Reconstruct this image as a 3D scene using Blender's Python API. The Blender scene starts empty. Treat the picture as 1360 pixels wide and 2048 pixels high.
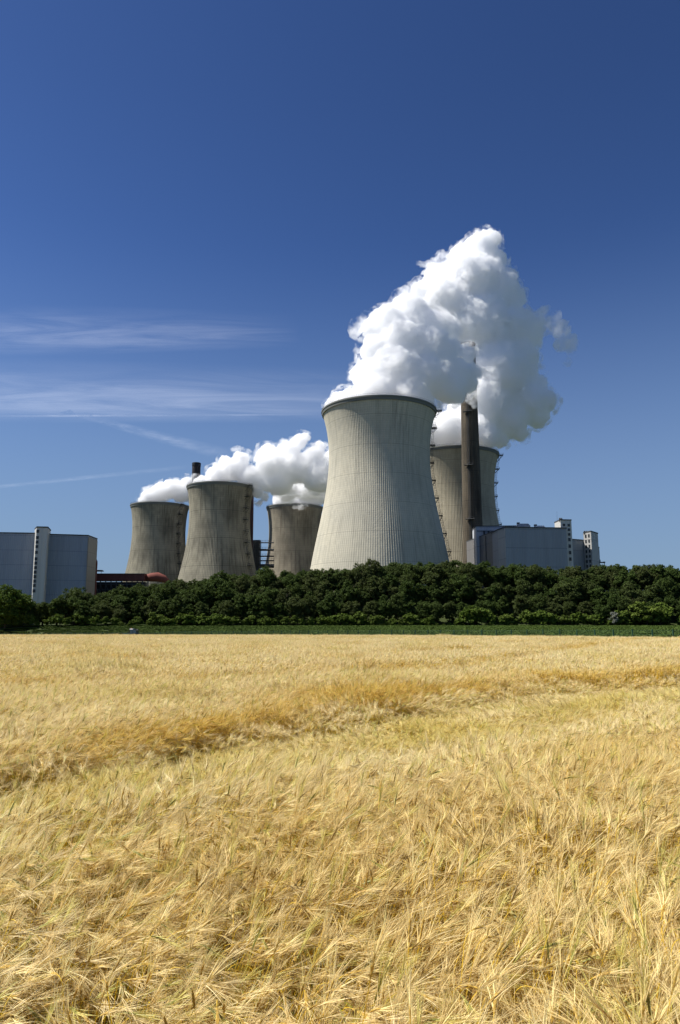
import bpy, bmesh, math, random, os
import numpy as np
from mathutils import Vector, noise as mn
R = math.radians
sc = bpy.context.scene
COL = sc.collection
rng = np.random.default_rng(7)
random.seed(7)

# ------------------------------------------------------------------ camera
FPX, CX, CY, CAMZ = 1450.0, 680.0, 1024.0, 2.2
PITCH = R(8.667)
cam = bpy.data.cameras.new('camera'); camo = bpy.data.objects.new('camera', cam); COL.objects.link(camo)
camo.location = (0, 0, CAMZ); camo.rotation_euler = (math.pi/2 + PITCH, 0, 0)
cam.sensor_fit = 'VERTICAL'; cam.sensor_height = 36; cam.lens = 36*FPX/2048
cam.clip_start = 0.05; cam.clip_end = 120000
sc.camera = camo
def ray(px, py):
    u = (px-CX)/FPX; v = (CY-py)/FPX
    return u, math.cos(PITCH)-v*math.sin(PITCH), math.sin(PITCH)+v*math.cos(PITCH)
def at(px, py, Y):
    a, b, c = ray(px, py); t = Y/b
    return Vector((a*t, Y, CAMZ+c*t))
def scl(py, Y):            # metres per photo pixel at depth Y
    return Y/ray(CX, py)[1]/FPX

# ------------------------------------------------------------------ render + light
sc.render.engine = 'CYCLES'
cy = sc.cycles
cy.use_adaptive_sampling = True; cy.adaptive_threshold = 0.02
cy.use_denoising = True
cy.max_bounces = 66; cy.diffuse_bounces = 4; cy.glossy_bounces = 2; cy.transmission_bounces = 6
cy.volume_bounces = 64; cy.transparent_max_bounces = 24
cy.sample_clamp_indirect = 10
sc.view_settings.view_transform = 'Standard'; sc.view_settings.look = 'None'
sc.view_settings.gamma = 1; sc.view_settings.exposure = 0.55
SUN_EL = R(54); SUN_AZ = R(-88.5)           # azimuth from +Y, clockwise
sdir = Vector((math.sin(SUN_AZ)*math.cos(SUN_EL), math.cos(SUN_AZ)*math.cos(SUN_EL), math.sin(SUN_EL)))
sl = bpy.data.lights.new('sun', 'SUN'); so = bpy.data.objects.new('sun', sl); COL.objects.link(so)
sl.energy = 5.0; sl.angle = R(0.53); sl.color = (1, .965, .90)
so.rotation_euler = sdir.to_track_quat('Z', 'Y').to_euler(); so.location = (-80, -20, 120)
w = bpy.data.worlds.new('World'); sc.world = w; w.use_nodes = True
nt = w.node_tree; nt.nodes.clear()
def N(nt, t, **kw):
    n = nt.nodes.new(t)
    for k, v in kw.items():
        if k.startswith('i_'):
            key = k[2:]
            n.inputs[int(key) if key.isdigit() else key.replace('_', ' ')].default_value = v
        else: setattr(n, k, v)
    return n
def lk(nt, a, b): nt.links.new(a, b)
def mixc(nt, f, a, b, mode='MIX'):
    n = nt.nodes.new('ShaderNodeMix'); n.data_type = 'RGBA'; n.blend_type = mode
    for s, v in ((0, f), (6, a), (7, b)):
        if isinstance(v, (int, float)): n.inputs[s].default_value = v
        elif isinstance(v, tuple): n.inputs[s].default_value = (*v, 1) if len(v) == 3 else v
        else: lk(nt, v, n.inputs[s])
    return n.outputs[2]
sky = N(nt, 'ShaderNodeTexSky', sky_type='NISHITA', sun_disc=False, sun_elevation=SUN_EL, sun_rotation=SUN_AZ % (2*math.pi),
        altitude=200, air_density=1.0, dust_density=0.3, ozone_density=2.5)
gam = N(nt, 'ShaderNodeGamma', i_Gamma=1.3)
bg = N(nt, 'ShaderNodeBackground', i_Strength=0.045)
wo = N(nt, 'ShaderNodeOutputWorld')
mul = N(nt, 'ShaderNodeVectorMath', operation='MULTIPLY'); mul.inputs[1].default_value = (.655, .78, 1.02)
tcw = N(nt, 'ShaderNodeTexCoord'); sepw = N(nt, 'ShaderNodeSeparateXYZ'); nt.links.new(tcw.outputs['Generated'], sepw.inputs[0])
mr = N(nt, 'ShaderNodeMapRange'); mr.inputs['From Min'].default_value = 0; mr.inputs['From Max'].default_value = .62; mr.inputs['To Min'].default_value = .98; mr.inputs['To Max'].default_value = .80
nt.links.new(sepw.outputs[2], mr.inputs[0]); sc2 = N(nt, 'ShaderNodeVectorMath', operation='SCALE')
nt.links.new(sky.outputs[0], gam.inputs[0]); nt.links.new(gam.outputs[0], mul.inputs[0]); nt.links.new(mul.outputs[0], sc2.inputs[0]); nt.links.new(mr.outputs[0], sc2.inputs['Scale']); mh = N(nt, 'ShaderNodeMapRange', interpolation_type='SMOOTHSTEP'); mh.inputs['From Min'].default_value = -.02; mh.inputs['From Max'].default_value = .50; mh.inputs['To Min'].default_value = .88; mh.inputs['To Max'].default_value = 0
nt.links.new(sepw.outputs[2], mh.inputs[0])
nt.links.new(mixc(nt, mh.outputs[0], sc2.outputs[0], (3.45, 5.05, 7.4)), bg.inputs[0]); nt.links.new(bg.outputs[0], wo.inputs[0])

# ------------------------------------------------------------------ helpers
def mat(name, col=(.5,.5,.5), rough=.8, spec=.2):
    m = bpy.data.materials.new(name); m.use_nodes = True
    b = m.node_tree.nodes['Principled BSDF']
    b.inputs['Base Color'].default_value = (*col, 1); b.inputs['Roughness'].default_value = rough
    b.inputs['Specular IOR Level'].default_value = spec
    return m, m.node_tree, b
def lk(nt, a, b): nt.links.new(a, b)
def mathn(nt, op, a, b=None, clamp=False):
    n = nt.nodes.new('ShaderNodeMath'); n.operation = op; n.use_clamp = clamp
    for i, v in enumerate((a, b)):
        if v is None: continue
        if isinstance(v, (int, float)): n.inputs[i].default_value = v
        else: lk(nt, v, n.inputs[i])
    return n.outputs[0]
def ramp(nt, f, p):
    n = nt.nodes.new('ShaderNodeValToRGB'); lk(nt, f, n.inputs[0])
    e = n.color_ramp.elements
    while len(e) < len(p): e.new(.5)
    for i, (q, c) in enumerate(p):
        e[i].position = q; e[i].color = (c, c, c, 1) if isinstance(c, (int, float)) else (*c, 1)
    return n.outputs[0]
def noisen(nt, vec, scale, detail=3, rough=.55, vs=None):
    if vs is not None:
        mp = nt.nodes.new('ShaderNodeMapping'); mp.inputs['Scale'].default_value = vs; lk(nt, vec, mp.inputs[0]); vec = mp.outputs[0]
    n = nt.nodes.new('ShaderNodeTexNoise'); n.inputs['Scale'].default_value = scale
    n.inputs['Detail'].default_value = detail; n.inputs['Roughness'].default_value = rough
    lk(nt, vec, n.inputs['Vector']); return n.outputs[0]
def tc(nt, k='Object'): return nt.nodes.new('ShaderNodeTexCoord').outputs[k]

def tag(o, label=None, cat=None, group=None, kind=None):
    if label: o['label'] = label
    if cat: o['category'] = cat
    if group: o['group'] = group
    if kind: o['kind'] = kind
    return o
def empty(name, loc=(0,0,0), rz=0):
    o = bpy.data.objects.new(name, None); COL.objects.link(o); o.location = loc; o.rotation_euler = (0,0,rz)
    o.empty_display_size = .5
    return o
def link(name, me, m=None, parent=None):
    o = bpy.data.objects.new(name, me); COL.objects.link(o)
    if m is not None:
        for q in (m if isinstance(m, (list, tuple)) else [m]): me.materials.append(q)
    if parent is not None: o.parent = parent
    return o
class MB:
    """collects shapes into one mesh"""
    def __init__(s): s.v = []; s.f = []
    def add(s, v, f):
        n = len(s.v); s.v += [tuple(p) for p in v]; s.f += [tuple(i+n for i in q) for q in f]
    def box(s, c, d, rz=0):
        x, y, z = (k/2 for k in d); ca, sa = math.cos(rz), math.sin(rz); V = []
        for k in (-z, z):
            for i, j in ((-x,-y), (x,-y), (x,y), (-x,y)):
                V.append((c[0]+i*ca-j*sa, c[1]+i*sa+j*ca, c[2]+k))
        s.add(V, [(0,3,2,1), (4,5,6,7), (0,1,5,4), (1,2,6,5), (2,3,7,6), (3,0,4,7)])
    def prism(s, fp, z0, z1, top=None):
        n = len(fp); t = top or fp
        s.add([(x, y, z0) for x, y in fp]+[(x, y, z1) for x, y in t],
              [tuple(range(n))[::-1], tuple(range(n, 2*n))]+[(i, (i+1) % n, n+(i+1) % n, n+i) for i in range(n)])
    def tube(s, pts, r, n=6, cap=True):
        pts = [Vector(p) for p in pts]; rs = r if isinstance(r, (list, tuple)) else [r]*len(pts)
        V = []
        for i, p in enumerate(pts):
            d = (pts[min(i+1, len(pts)-1)]-pts[max(i-1, 0)]).normalized()
            a = d.cross(Vector((0, 0, 1)) if abs(d.z) < .95 else Vector((1, 0, 0))).normalized(); b = d.cross(a)
            for k in range(n):
                t = 2*math.pi*k/n; V.append(p+(a*math.cos(t)+b*math.sin(t))*rs[i])
        F = [(i*n+k, i*n+(k+1) % n, (i+1)*n+(k+1) % n, (i+1)*n+k) for i in range(len(pts)-1) for k in range(n)]
        if cap: F += [tuple(range(n))[::-1], tuple(range((len(pts)-1)*n, len(pts)*n))]
        s.add(V, F)
    def lathe(s, prof, n, c=(0, 0)):
        V = [(c[0]+r*math.cos(2*math.pi*k/n), c[1]+r*math.sin(2*math.pi*k/n), z) for r, z in prof for k in range(n)]
        s.add(V, [(i*n+k, i*n+(k+1) % n, (i+1)*n+(k+1) % n, (i+1)*n+k) for i in range(len(prof)-1) for k in range(n)])
    def build(s, name, m=None, parent=None, smooth=False):
        me = bpy.data.meshes.new(name); me.from_pydata(s.v, [], s.f); me.update()
        if smooth: me.shade_smooth()
        return link(name, me, m, parent)
def npmesh(name, V, F, smooth=False):
    """V (n,3) array, F (m,k) array of equal-sized faces"""
    me = bpy.data.meshes.new(name); V = np.asarray(V, np.float32); F = np.asarray(F, np.int32)
    me.vertices.add(len(V)); me.vertices.foreach_set('co', V.ravel())
    me.loops.add(F.size); me.loops.foreach_set('vertex_index', F.ravel())
    me.polygons.add(len(F)); me.polygons.foreach_set('loop_start', np.arange(0, F.size, F.shape[1], dtype=np.int32))
    me.update(calc_edges=True); me.validate()
    if smooth: me.shade_smooth()
    return me
def fnoise(x, y, s, seed=0):
    """cheap smooth numpy noise in about -1..1"""
    x = np.asarray(x, float)/s; y = np.asarray(y, float)/s; r = np.random.default_rng(seed); o = 0
    for k in range(7):
        a = r.uniform(0, 6.28); f = r.uniform(.5, 1.7)*2*math.pi/1.6; p = r.uniform(0, 6.28)
        o = o+np.sin((x*math.cos(a)+y*math.sin(a))*f*.5+p+1.3*np.sin((x*math.sin(a)-y*math.cos(a))*f*.37+p*2))
    return o/3.2

# ------------------------------------------------------------------ terrain
def fence_y(x): return 91-.979*(np.clip(x, -130, 300)-39.2)
PROF = [(-400,1168),(0,1170),(45,1176),(60,1192),(100,1200),(150,1197),(185,1182),(220,1175),(270,1168),(310,1158),(360,1151),(400,1147),(500,1143),
        (600,1136),(700,1131),(770,1123),(850,1121),(920,1120),(1000,1124),(1060,1129),(1140,1131),(1200,1126),(1300,1128),(1360,1130),(1800,1130)]
def bank_top(x):           # skyline height of the wood at Y about 280
    px = CX+np.asarray(x)/285.*FPX
    py = np.interp(px, [p[0] for p in PROF], [p[1] for p in PROF])
    return CAMZ+(1245-py)/FPX*285.
def wood_y(x): return np.maximum(248, fence_y(x)+6)
TR = at(266, 1262, 172)
def ground(x, y):
    x = np.asarray(x, float); y = np.asarray(y, float)
    fy = np.minimum(fence_y(x), 238)
    g = -5.8e-5*np.clip(y, 0, None)**2
    gf = -5.8e-5*np.clip(fy, 0, None)**2
    wy = wood_y(x)
    s = np.clip((y-fy)/np.maximum(wy-fy, 1), 0, 1)
    g = np.where(y < fy, g, gf+(1.0-gf)*s**1.1)
    hb = np.clip(bank_top(x)-11.5, 1.2, None)
    t = np.clip((y-wy)/26, 0, 1); t = t*t*(3-2*t)
    g = np.where(y > wy, 1+(hb-1)*t, g)
    t2 = np.clip((y-wy-48)/40, 0, 1); t2 = t2*t2*(3-2*t2)
    g = np.where(y > wy+48, hb+(2-hb)*t2, g)
    d = np.hypot(x-TR.x, (y-TR.y)*1.3)
    g = g-.22*np.exp(-(d/8)**4)
    return g
ys = np.concatenate([np.arange(-60, 0, 6), np.arange(0, 40, 1.0), np.arange(40, 360, 2.5), np.geomspace(365, 9000, 30)])
xs = np.concatenate([-np.geomspace(9000, 225, 16), np.arange(-220, 221, 4.0), np.geomspace(225, 9000, 16)])
gx, gy = np.meshgrid(xs, ys)
gz = ground(gx, gy)
nx, ny = len(xs), len(ys)
idx = np.arange(nx*ny).reshape(ny, nx)
F = np.stack([idx[:-1,:-1], idx[:-1,1:], idx[1:,1:], idx[1:,:-1]], -1).reshape(-1, 4)
m, t, b = mat('soil', (.12,.085,.05), .95)
n1 = noisen(t, tc(t), .02, 4); n2 = noisen(t, tc(t), 6, 4)
c = mixc(t, ramp(t, n2, [(.35, 0.), (.65, 1.)]), (.10,.07,.035), (.26,.19,.08))
va = t.nodes.new('ShaderNodeAttribute'); va.attribute_name = 'veg'
gcol = mixc(t, ramp(t, n1, [(.4, 0.), (.6, 1.)]), (.030,.045,.012), (.055,.07,.02))
lk(t, mixc(t, va.outputs['Fac'], c, gcol), b.inputs['Base Color'])
gme = npmesh('ground', np.stack([gx, gy, gz], -1).reshape(-1, 3), F, True)
a_ = gme.attributes.new('veg', 'FLOAT', 'POINT'); a_.data.foreach_set('value', np.clip((gy-fence_y(gx))/3, 0, 1).astype(np.float32).ravel())
g = link('ground', gme, m)
tag(g, kind='structure')

# ------------------------------------------------------------------ materials
def concrete(name, c1, c2, dark, streak=.5, stain=.4, rings=1.3, ribs=150):
    m, t, b = mat(name, c1, .9, .1)
    uv = tc(t, 'UV'); ob = tc(t)
    base = mixc(t, ramp(t, noisen(t, ob, .03, 4), [(.35, 0.), (.65, 1.)]), c1, c2)
    # panel-to-panel tone of the cast rings and lifts
    wn = t.nodes.new('ShaderNodeTexWhiteNoise'); wn.noise_dimensions = '2D'
    sep = t.nodes.new('ShaderNodeSeparateXYZ'); lk(t, uv, sep.inputs[0])
    fu = mathn(t, 'FLOOR', mathn(t, 'MULTIPLY', sep.outputs[0], 96)); fv = mathn(t, 'FLOOR', mathn(t, 'MULTIPLY', sep.outputs[1], 1/rings/2))
    cb = t.nodes.new('ShaderNodeCombineXYZ'); lk(t, fu, cb.inputs[0]); lk(t, fv, cb.inputs[1]); lk(t, cb.outputs[0], wn.inputs['Vector'])
    base = mixc(t, mathn(t, 'MULTIPLY', wn.outputs[0], .16), base, (dark[0]*1.3, dark[1]*1.3, dark[2]*1.3))
    # weather streaks run down the shell
    st = noisen(t, uv, 1, 5, .7, (170, .03, 1)); st2 = noisen(t, uv, 1, 3, .6, (30, .012, 1))
    f = mathn(t, 'MULTIPLY', ramp(t, st, [(.46, 0.), (.66, 1.)]), ramp(t, st2, [(.38, 0.), (.6, 1.)]))
    base = mixc(t, mathn(t, 'MULTIPLY', f, streak), base, dark)
    big = noisen(t, uv, 1, 4, .6, (5, .02, 1))
    base = mixc(t, mathn(t, 'MULTIPLY', ramp(t, big, [(.45, 0.), (.7, 1.)]), stain), base, dark)
    wh = noisen(t, uv, 1, 5, .75, (260, .07, 1))
    base = mixc(t, mathn(t, 'MULTIPLY', ramp(t, wh, [(.6, 0.), (.72, 1.)]), streak*.55), base, (c1[0]*1.5, c1[1]*1.5, c1[2]*1.5))
    ln = mathn(t, 'FRACT', mathn(t, 'MULTIPLY', sep.outputs[1], 1/rings))
    lnm = mathn(t, 'LESS_THAN', ln, .16)
    ln2 = mathn(t, 'LESS_THAN', mathn(t, 'FRACT', mathn(t, 'MULTIPLY', sep.outputs[1], 1/rings/13)), .018)
    base = mixc(t, mathn(t, 'MAXIMUM', mathn(t, 'MULTIPLY', lnm, .2), mathn(t, 'MULTIPLY', ln2, .5)), base, dark)
    rl = mathn(t, 'LESS_THAN', mathn(t, 'FRACT', mathn(t, 'MULTIPLY', sep.outputs[0], ribs)), .3)
    base = mixc(t, mathn(t, 'MULTIPLY', rl, .15), base, dark)
    lk(t, base, b.inputs['Base Color'])
    bp = t.nodes.new('ShaderNodeBump'); bp.inputs['Strength'].default_value = .4; bp.inputs['Distance'].default_value = .3
    lk(t, noisen(t, ob, 1.2, 4), bp.inputs['Height']); lk(t, bp.outputs[0], b.inputs['Normal'])
    return m
M_big = concrete('pale_concrete', (.60,.55,.42), (.52,.485,.385), (.19,.18,.15), .6, .22, 1.3, 190)
M_rear = concrete('buff_concrete', (.52,.46,.33), (.43,.38,.28), (.13,.115,.085), .5, .3, 1.3, 190)
M_old = concrete('stained_concrete', (.40,.365,.27), (.29,.265,.20), (.05,.047,.038), .95, .8, 1.6)
M_mid = concrete('brown_concrete', (.38,.335,.25), (.29,.255,.195), (.06,.052,.042), .9, .7, 1.6)
M_stack = concrete('stack_concrete', (.17,.14,.10), (.10,.085,.065), (.02,.018,.016), .9, .85, 1.6)
M_rim, _, _ = mat('rim_concrete', (.16,.165,.15), .8)
M_steel, _, _ = mat('dark_steel', (.035,.04,.045), .5, .4)
M_black, _, _ = mat('black_stack_lining', (.018,.019,.022), .6)
M_glass, _, _ = mat('window_glass', (.02,.025,.03), .15, .5)
M_roof, _, _ = mat('roof_edge', (.07,.075,.08), .7)

def cladding(name, c, seam=7.6, pitch=1.0, rough=.5):
    m, t, b = mat(name, c, rough, .3)
    sep = t.nodes.new('ShaderNodeSeparateXYZ'); lk(t, tc(t), sep.inputs[0])
    s = mathn(t, 'LESS_THAN', mathn(t, 'FRACT', mathn(t, 'MULTIPLY', sep.outputs[2], 1/seam)), .035)
    hx = mathn(t, 'ADD', sep.outputs[0], mathn(t, 'MULTIPLY', sep.outputs[1], .83))
    vr = mathn(t, 'SINE', mathn(t, 'MULTIPLY', hx, 2*math.pi/pitch))
    wn = t.nodes.new('ShaderNodeTexWhiteNoise'); wn.noise_dimensions = '2D'
    cb = t.nodes.new('ShaderNodeCombineXYZ'); lk(t, mathn(t, 'FLOOR', mathn(t, 'MULTIPLY', hx, .16)), cb.inputs[0])
    lk(t, mathn(t, 'FLOOR', mathn(t, 'MULTIPLY', sep.outputs[2], 1/seam)), cb.inputs[1]); lk(t, cb.outputs[0], wn.inputs['Vector'])
    col = mixc(t, mathn(t, 'MULTIPLY', wn.outputs[0], .16), c, (c[0]*.6, c[1]*.6, c[2]*.62))
    col = mixc(t, mathn(t, 'MULTIPLY', ramp(t, noisen(t, tc(t), 1, 4, .6, (.5,.5,.03)), [(.45, 0.), (.75, 1.)]), .3), col, (c[0]*.5, c[1]*.5, c[2]*.5))
    col = mixc(t, mathn(t, 'MULTIPLY', s, .42), col, (c[0]*.25, c[1]*.25, c[2]*.3))
    col = mixc(t, mathn(t, 'MULTIPLY', mathn(t, 'GREATER_THAN', vr, .6), .12), col, (c[0]*.4, c[1]*.4, c[2]*.4))
    lk(t, col, b.inputs['Base Color'])
    bp = t.nodes.new('ShaderNodeBump'); bp.inputs['Strength'].default_value = .5; bp.inputs['Distance'].default_value = .12
    lk(t, vr, bp.inputs['Height']); lk(t, bp.outputs[0], b.inputs['Normal'])
    return m
M_blue = cladding('blue_grey_cladding', (.30,.34,.40))
M_blue2 = cladding('dark_blue_cladding', (.30,.32,.345), 10.5)
M_tan = cladding('tan_cladding', (.30,.27,.23), 7.6)
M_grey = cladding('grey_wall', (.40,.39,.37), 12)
M_shadegrey = cladding('shadowed_grey_cladding', (.17,.165,.165), 12)  # filter hall grey, darkened: the big tower's shadow is put into the colour
M_cream = cladding('cream_wall', (.58,.565,.52), 90, 3)
M_white = cladding('white_cladding', (.5,.52,.56), 12)
M_red = cladding('red_brown_cladding', (.135,.036,.028), 40, 4)
M_pink, _, _ = mat('faded_red_cladding', (.19,.060,.045), .8)
M_greygreen, _, _ = mat('green_painted_steel', (.03,.09,.06), .5)

# ------------------------------------------------------------------ cooling towers
def tower(px, Y, prof, ribs, mt, label, nlad=None, lad=None, fades=None):
    """prof: (photo row, half width in photo pixels); first entry = the lip"""
    rz = [(scl(py, Y)*hw, at(px, py, Y).z) for py, hw in prof]
    c = at(px, prof[0][0], Y); z0 = 1.0
    root = empty('cooling_tower', (c.x, Y, z0)); tag(root, label, 'cooling tower', 'cooling towers')
    zs = np.array([q[1] for q in rz])[::-1]; rs = np.array([q[0] for q in rz])[::-1]
    # smooth profile: fit hyperbola-like polynomial through the samples
    k = np.polyfit(zs[:-1], rs[:-1], 3); ztop = zs[-1]
    zz = np.linspace(z0, ztop-.9, 64); rr = np.polyval(k, zz)
    sl = (np.polyval(k, zs[0]+1)-np.polyval(k, zs[0]))
    lo = zz < zs[0]; rr[lo] = rr[np.argmax(~lo)]+(zz[lo]-zz[np.argmax(~lo)])*sl*1.05
    rf = lambda z: float(np.interp(z, zz, rr))
    ns = ribs*4; ang = np.arange(ns)*2*math.pi/ns
    off = np.tile([0, 0, .12, .12], ribs)
    V = []; n = len(zz)
    Rr = rr[:, None]+off[None, :]
    X = Rr*np.cos(ang); Yy = Rr*np.sin(ang); Z = np.repeat((zz-z0)[:, None], ns, 1)
    Vo = np.stack([X, Yy, Z], -1).reshape(-1, 3)
    ri = rr[::-1]-.5
    Vi = np.stack([ri[:, None]*np.cos(ang), ri[:, None]*np.sin(ang), np.repeat((zz[::-1]-z0)[:, None], ns, 1)], -1)[::3].reshape(-1, 3)
    V = np.concatenate([Vo, Vi]); rows = n+len(range(0, n, 3))
    id_ = np.arange(rows*ns).reshape(rows, ns); id2 = np.roll(id_, -1, 1)
    Fq = np.stack([id_[:-1], id2[:-1], id2[1:], id_[1:]], -1).reshape(-1, 4)
    me = npmesh('shell', V, Fq)
    uvl = me.uv_layers.new(name='UVMap')
    li = np.empty(len(me.loops), np.int32); me.loops.foreach_get('vertex_index', li)
    u = (li % ns)/ns
    lastcol = (np.arange(len(li))//4) % ns == ns-1
    u = np.where(lastcol & (u == 0), 1.0, u)
    uvl.data.foreach_set('uv', np.stack([u, V[li, 2]], -1).astype(np.float32).ravel())
    shell = link('shell', me, mt, root)
    lipr = rz[0][0]; rt = rr[-1]
    mb = MB(); zt = ztop-z0
    mb.lathe([(rt-.6, zt-2.2), (rt+.25, zt-2.4), (lipr-.3, zt-1.0), (lipr, zt-.8), (lipr, zt), (lipr-.15, zt+.15), (rt-.2, zt+.15), (rt-.6, zt-.2), (rt-.6, zt-2.2)], 160)
    mb.build('rim', M_rim, root)
    mb = MB()
    for kk in range(160):       # guard rail on the rim walkway
        a = 2*math.pi*kk/160; r_ = lipr-.35
        mb.box((r_*math.cos(a), r_*math.sin(a), zt+.65), (.06, .06, 1.1), a)
    for h in (.7, 1.2):
        mb.tube([((lipr-.35)*math.cos(2*math.pi*q/120), (lipr-.35)*math.sin(2*math.pi*q/120), zt+h) for q in range(121)], .035, 4, False)
    mb.build('guard_rail', M_steel, root)
    if lad is not None:
        a = lad; ca, sa = math.cos(a), math.sin(a)
        L = MB(); P = 0
        hs = np.arange(zt-.5, 6, -(zt/nlad))
        tv = Vector((-sa, ca, 0))
        def pt(z, o, s=0.): return Vector((ca, sa, 0))*(rf(z+z0)+o)+tv*s+Vector((0, 0, z))
        zl = np.arange(3, zt+1.2, 1.5)
        for s in (-.45, .45): L.tube([pt(z, .75, s) for z in zl], .07, 4)
        for s in (-.8, .8): L.tube([pt(z, 1.6, s) for z in zl], .04, 4)
        L.tube([pt(z, 1.9, 0) for z in zl], .04, 4)
        for z in np.arange(3, zt, .75): L.tube([pt(z, .75, -.45), pt(z, .75, .45)], .04, 4)
        for z in np.arange(4, zt, 1.5):
            L.tube([pt(z, .75, -.6), pt(z, 1.6, -.8), pt(z, 1.9, 0), pt(z, 1.6, .8), pt(z, .75, .6)], .035, 4)
        L.build('ladder', M_steel, root)
        for i, z in enumerate(hs):
            P = MB(); d = 3.6 if i == 0 else (3.0 if i < 3 else 2.3); wv = 1.9
            for o in np.arange(.4, d, .5): P.tube([pt(z, o, -wv), pt(z, o, wv)], .22, 4)
            P.tube([pt(z, 0, -wv), pt(z, d, -wv)], .16, 4); P.tube([pt(z, 0, wv), pt(z, d, wv)], .16, 4)
            P.tube([pt(z, d, -wv), pt(z, d, wv)], .16, 4)
            for s in (-wv, 0, wv): P.tube([pt(z, d, s), pt(z, d, s)+Vector((0, 0, 1.3))], .06, 4)
            P.tube([pt(z, 0, -wv)+Vector((0,0,1.3)), pt(z, d, -wv)+Vector((0,0,1.3)), pt(z, d, wv)+Vector((0,0,1.3)), pt(z, 0, wv)+Vector((0,0,1.3))], .06, 4)
            for s in (-wv, wv): P.tube([pt(z, d, s), pt(z-(5 if i == 0 else 3), .1, s)], .12, 4)
            P.build('ladder_platform', M_steel, root)
    return root, c, rf
PB = [(825,115.2),(838,109.5),(855,105.3),(873,102.9),(918,100.8),(964,103.2),(1014,112.6),(1046,119.5),(1078,126.7),(1104,132.2),(1130,137.6)]
PS = [(975,67.2),(985,63.6),(1000,61.7),(1020,60.2),(1040,59.9),(1065,61.2),(1085,63.6),(1105,66.9),(1125,71),(1148,76)]
def reprof(P, Y0, Y1):      # same tower seen at another distance
    out = []
    for py, hw in P:
        z = at(CX, py, Y0).z; r = hw*scl(py, Y0)
        e = (z-CAMZ)/Y1; a = math.atan(e)-PITCH; py1 = CY-FPX*math.tan(a)
        out.append((py1, r/scl(py1, Y1)))
    return out
if True:
    T4 = tower(757.8, 430, PB, 190, M_big, 'largest pale grey concrete cooling tower, nearest and tallest of the five', 12, R(-8))
    T5 = tower(905.6, 547, reprof(PB, 430, 547), 190, M_rear, 'buff concrete cooling tower behind the tall slender concrete chimney', 12, R(-6))
    T2 = tower(441.2, 549, PS, 150, M_old, 'dark streaked cooling tower with the black chimney tip above its rim', 12, R(-28))
    T1 = tower(320, 640, reprof(PS, 549, 640), 150, M_old, 'streaked cooling tower behind the red conveyor hall, leftmost of the five', 12, R(-33))
    T3 = tower(589.5, 649, reprof(PS, 549, 649), 150, M_mid, 'brown cooling tower right beside the lit left flank of the largest tower')

# ------------------------------------------------------------------ chimneys
def chimney(px, ptop, Y, r1, r0, mt, label, lad=None, plats=(), flutes=40, lined=True):
    c = at(px, ptop, Y); z0 = 1.; h = c.z-z0
    root = empty('chimney', (c.x, Y, z0)); tag(root, label, 'chimney', 'power station chimneys')
    ns = flutes*4; ang = np.arange(ns)*2*math.pi/ns; off = np.tile([0, 0, .12, .12], flutes)
    zz = np.linspace(0, h, 40); rr = r0+(r1-r0)*(zz/h)**.8
    V = np.stack([(rr[:, None]+off)*np.cos(ang), (rr[:, None]+off)*np.sin(ang), np.repeat(zz[:, None], ns, 1)], -1).reshape(-1, 3)
    id_ = np.arange(40*ns).reshape(40, ns); id2 = np.roll(id_, -1, 1)
    me = npmesh('shaft', V, np.stack([id_[:-1], id2[:-1], id2[1:], id_[1:]], -1).reshape(-1, 4))
    uvl = me.uv_layers.new(name='UVMap'); li = np.empty(len(me.loops), np.int32); me.loops.foreach_get('vertex_index', li)
    u = (li % ns)/ns; lc = (np.arange(len(li))//4) % ns == ns-1; u = np.where(lc & (u == 0), 1., u)
    uvl.data.foreach_set('uv', np.stack([u, V[li, 2]], -1).astype(np.float32).ravel())
    link('shaft', me, mt, root)
    mb = MB(); mb.lathe([(r1+.02, h-3.2), (r1+.35, h-3), (r1+.35, h-.2), (r1, h+.1), (r1-.9, h+.1), (r1-.9, h-14), (0.01, h-14)], 48)
    mb.build('chimney_cap', M_black, root)
    if lad is not None:
        ca, sa = math.cos(lad), math.sin(lad); tv = Vector((-sa, ca, 0))
        rf = lambda z: r0+(r1-r0)*(max(z, 0)/h)**.8
        def pt(z, o, s=0.): return Vector((ca, sa, 0))*(rf(z)+o)+tv*s+Vector((0, 0, z))
        L = MB(); zl = np.arange(2, h+1, 3)
        for s in (-.5, .5): L.tube([pt(z, .6, s) for z in zl], .1, 4)
        for s in (-.8, .8): L.tube([pt(z, 1.3, s) for z in zl], .06, 4)
        for z in np.arange(2, h, 1.0): L.tube([pt(z, .6, -.5), pt(z, .6, .5)], .06, 4)
        for z in np.arange(3, h, 1.8): L.tube([pt(z, .6, -.6), pt(z, 1.3, -.8), pt(z, 1.7, 0), pt(z, 1.3, .8), pt(z, .6, .6)], .05, 4)
        L.build('ladder', M_steel, root)
        for ppy in plats:
            z = at(px, ppy, Y).z-z0; P = MB()
            for o in np.arange(.3, 2.2, .4): P.tube([pt(z, o, -3), pt(z, o, 3)], .22, 4)
            for s in (-3, 0, 3): P.tube([pt(z, 2.1, s), pt(z, 2.1, s)+Vector((0, 0, 1.2))], .07, 4)
            P.tube([pt(z+1.2, 2.1, -3), pt(z+1.2, 2.1, 3)], .07, 4)
            P.build('ladder_platform', M_steel, root)
    return root
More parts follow.
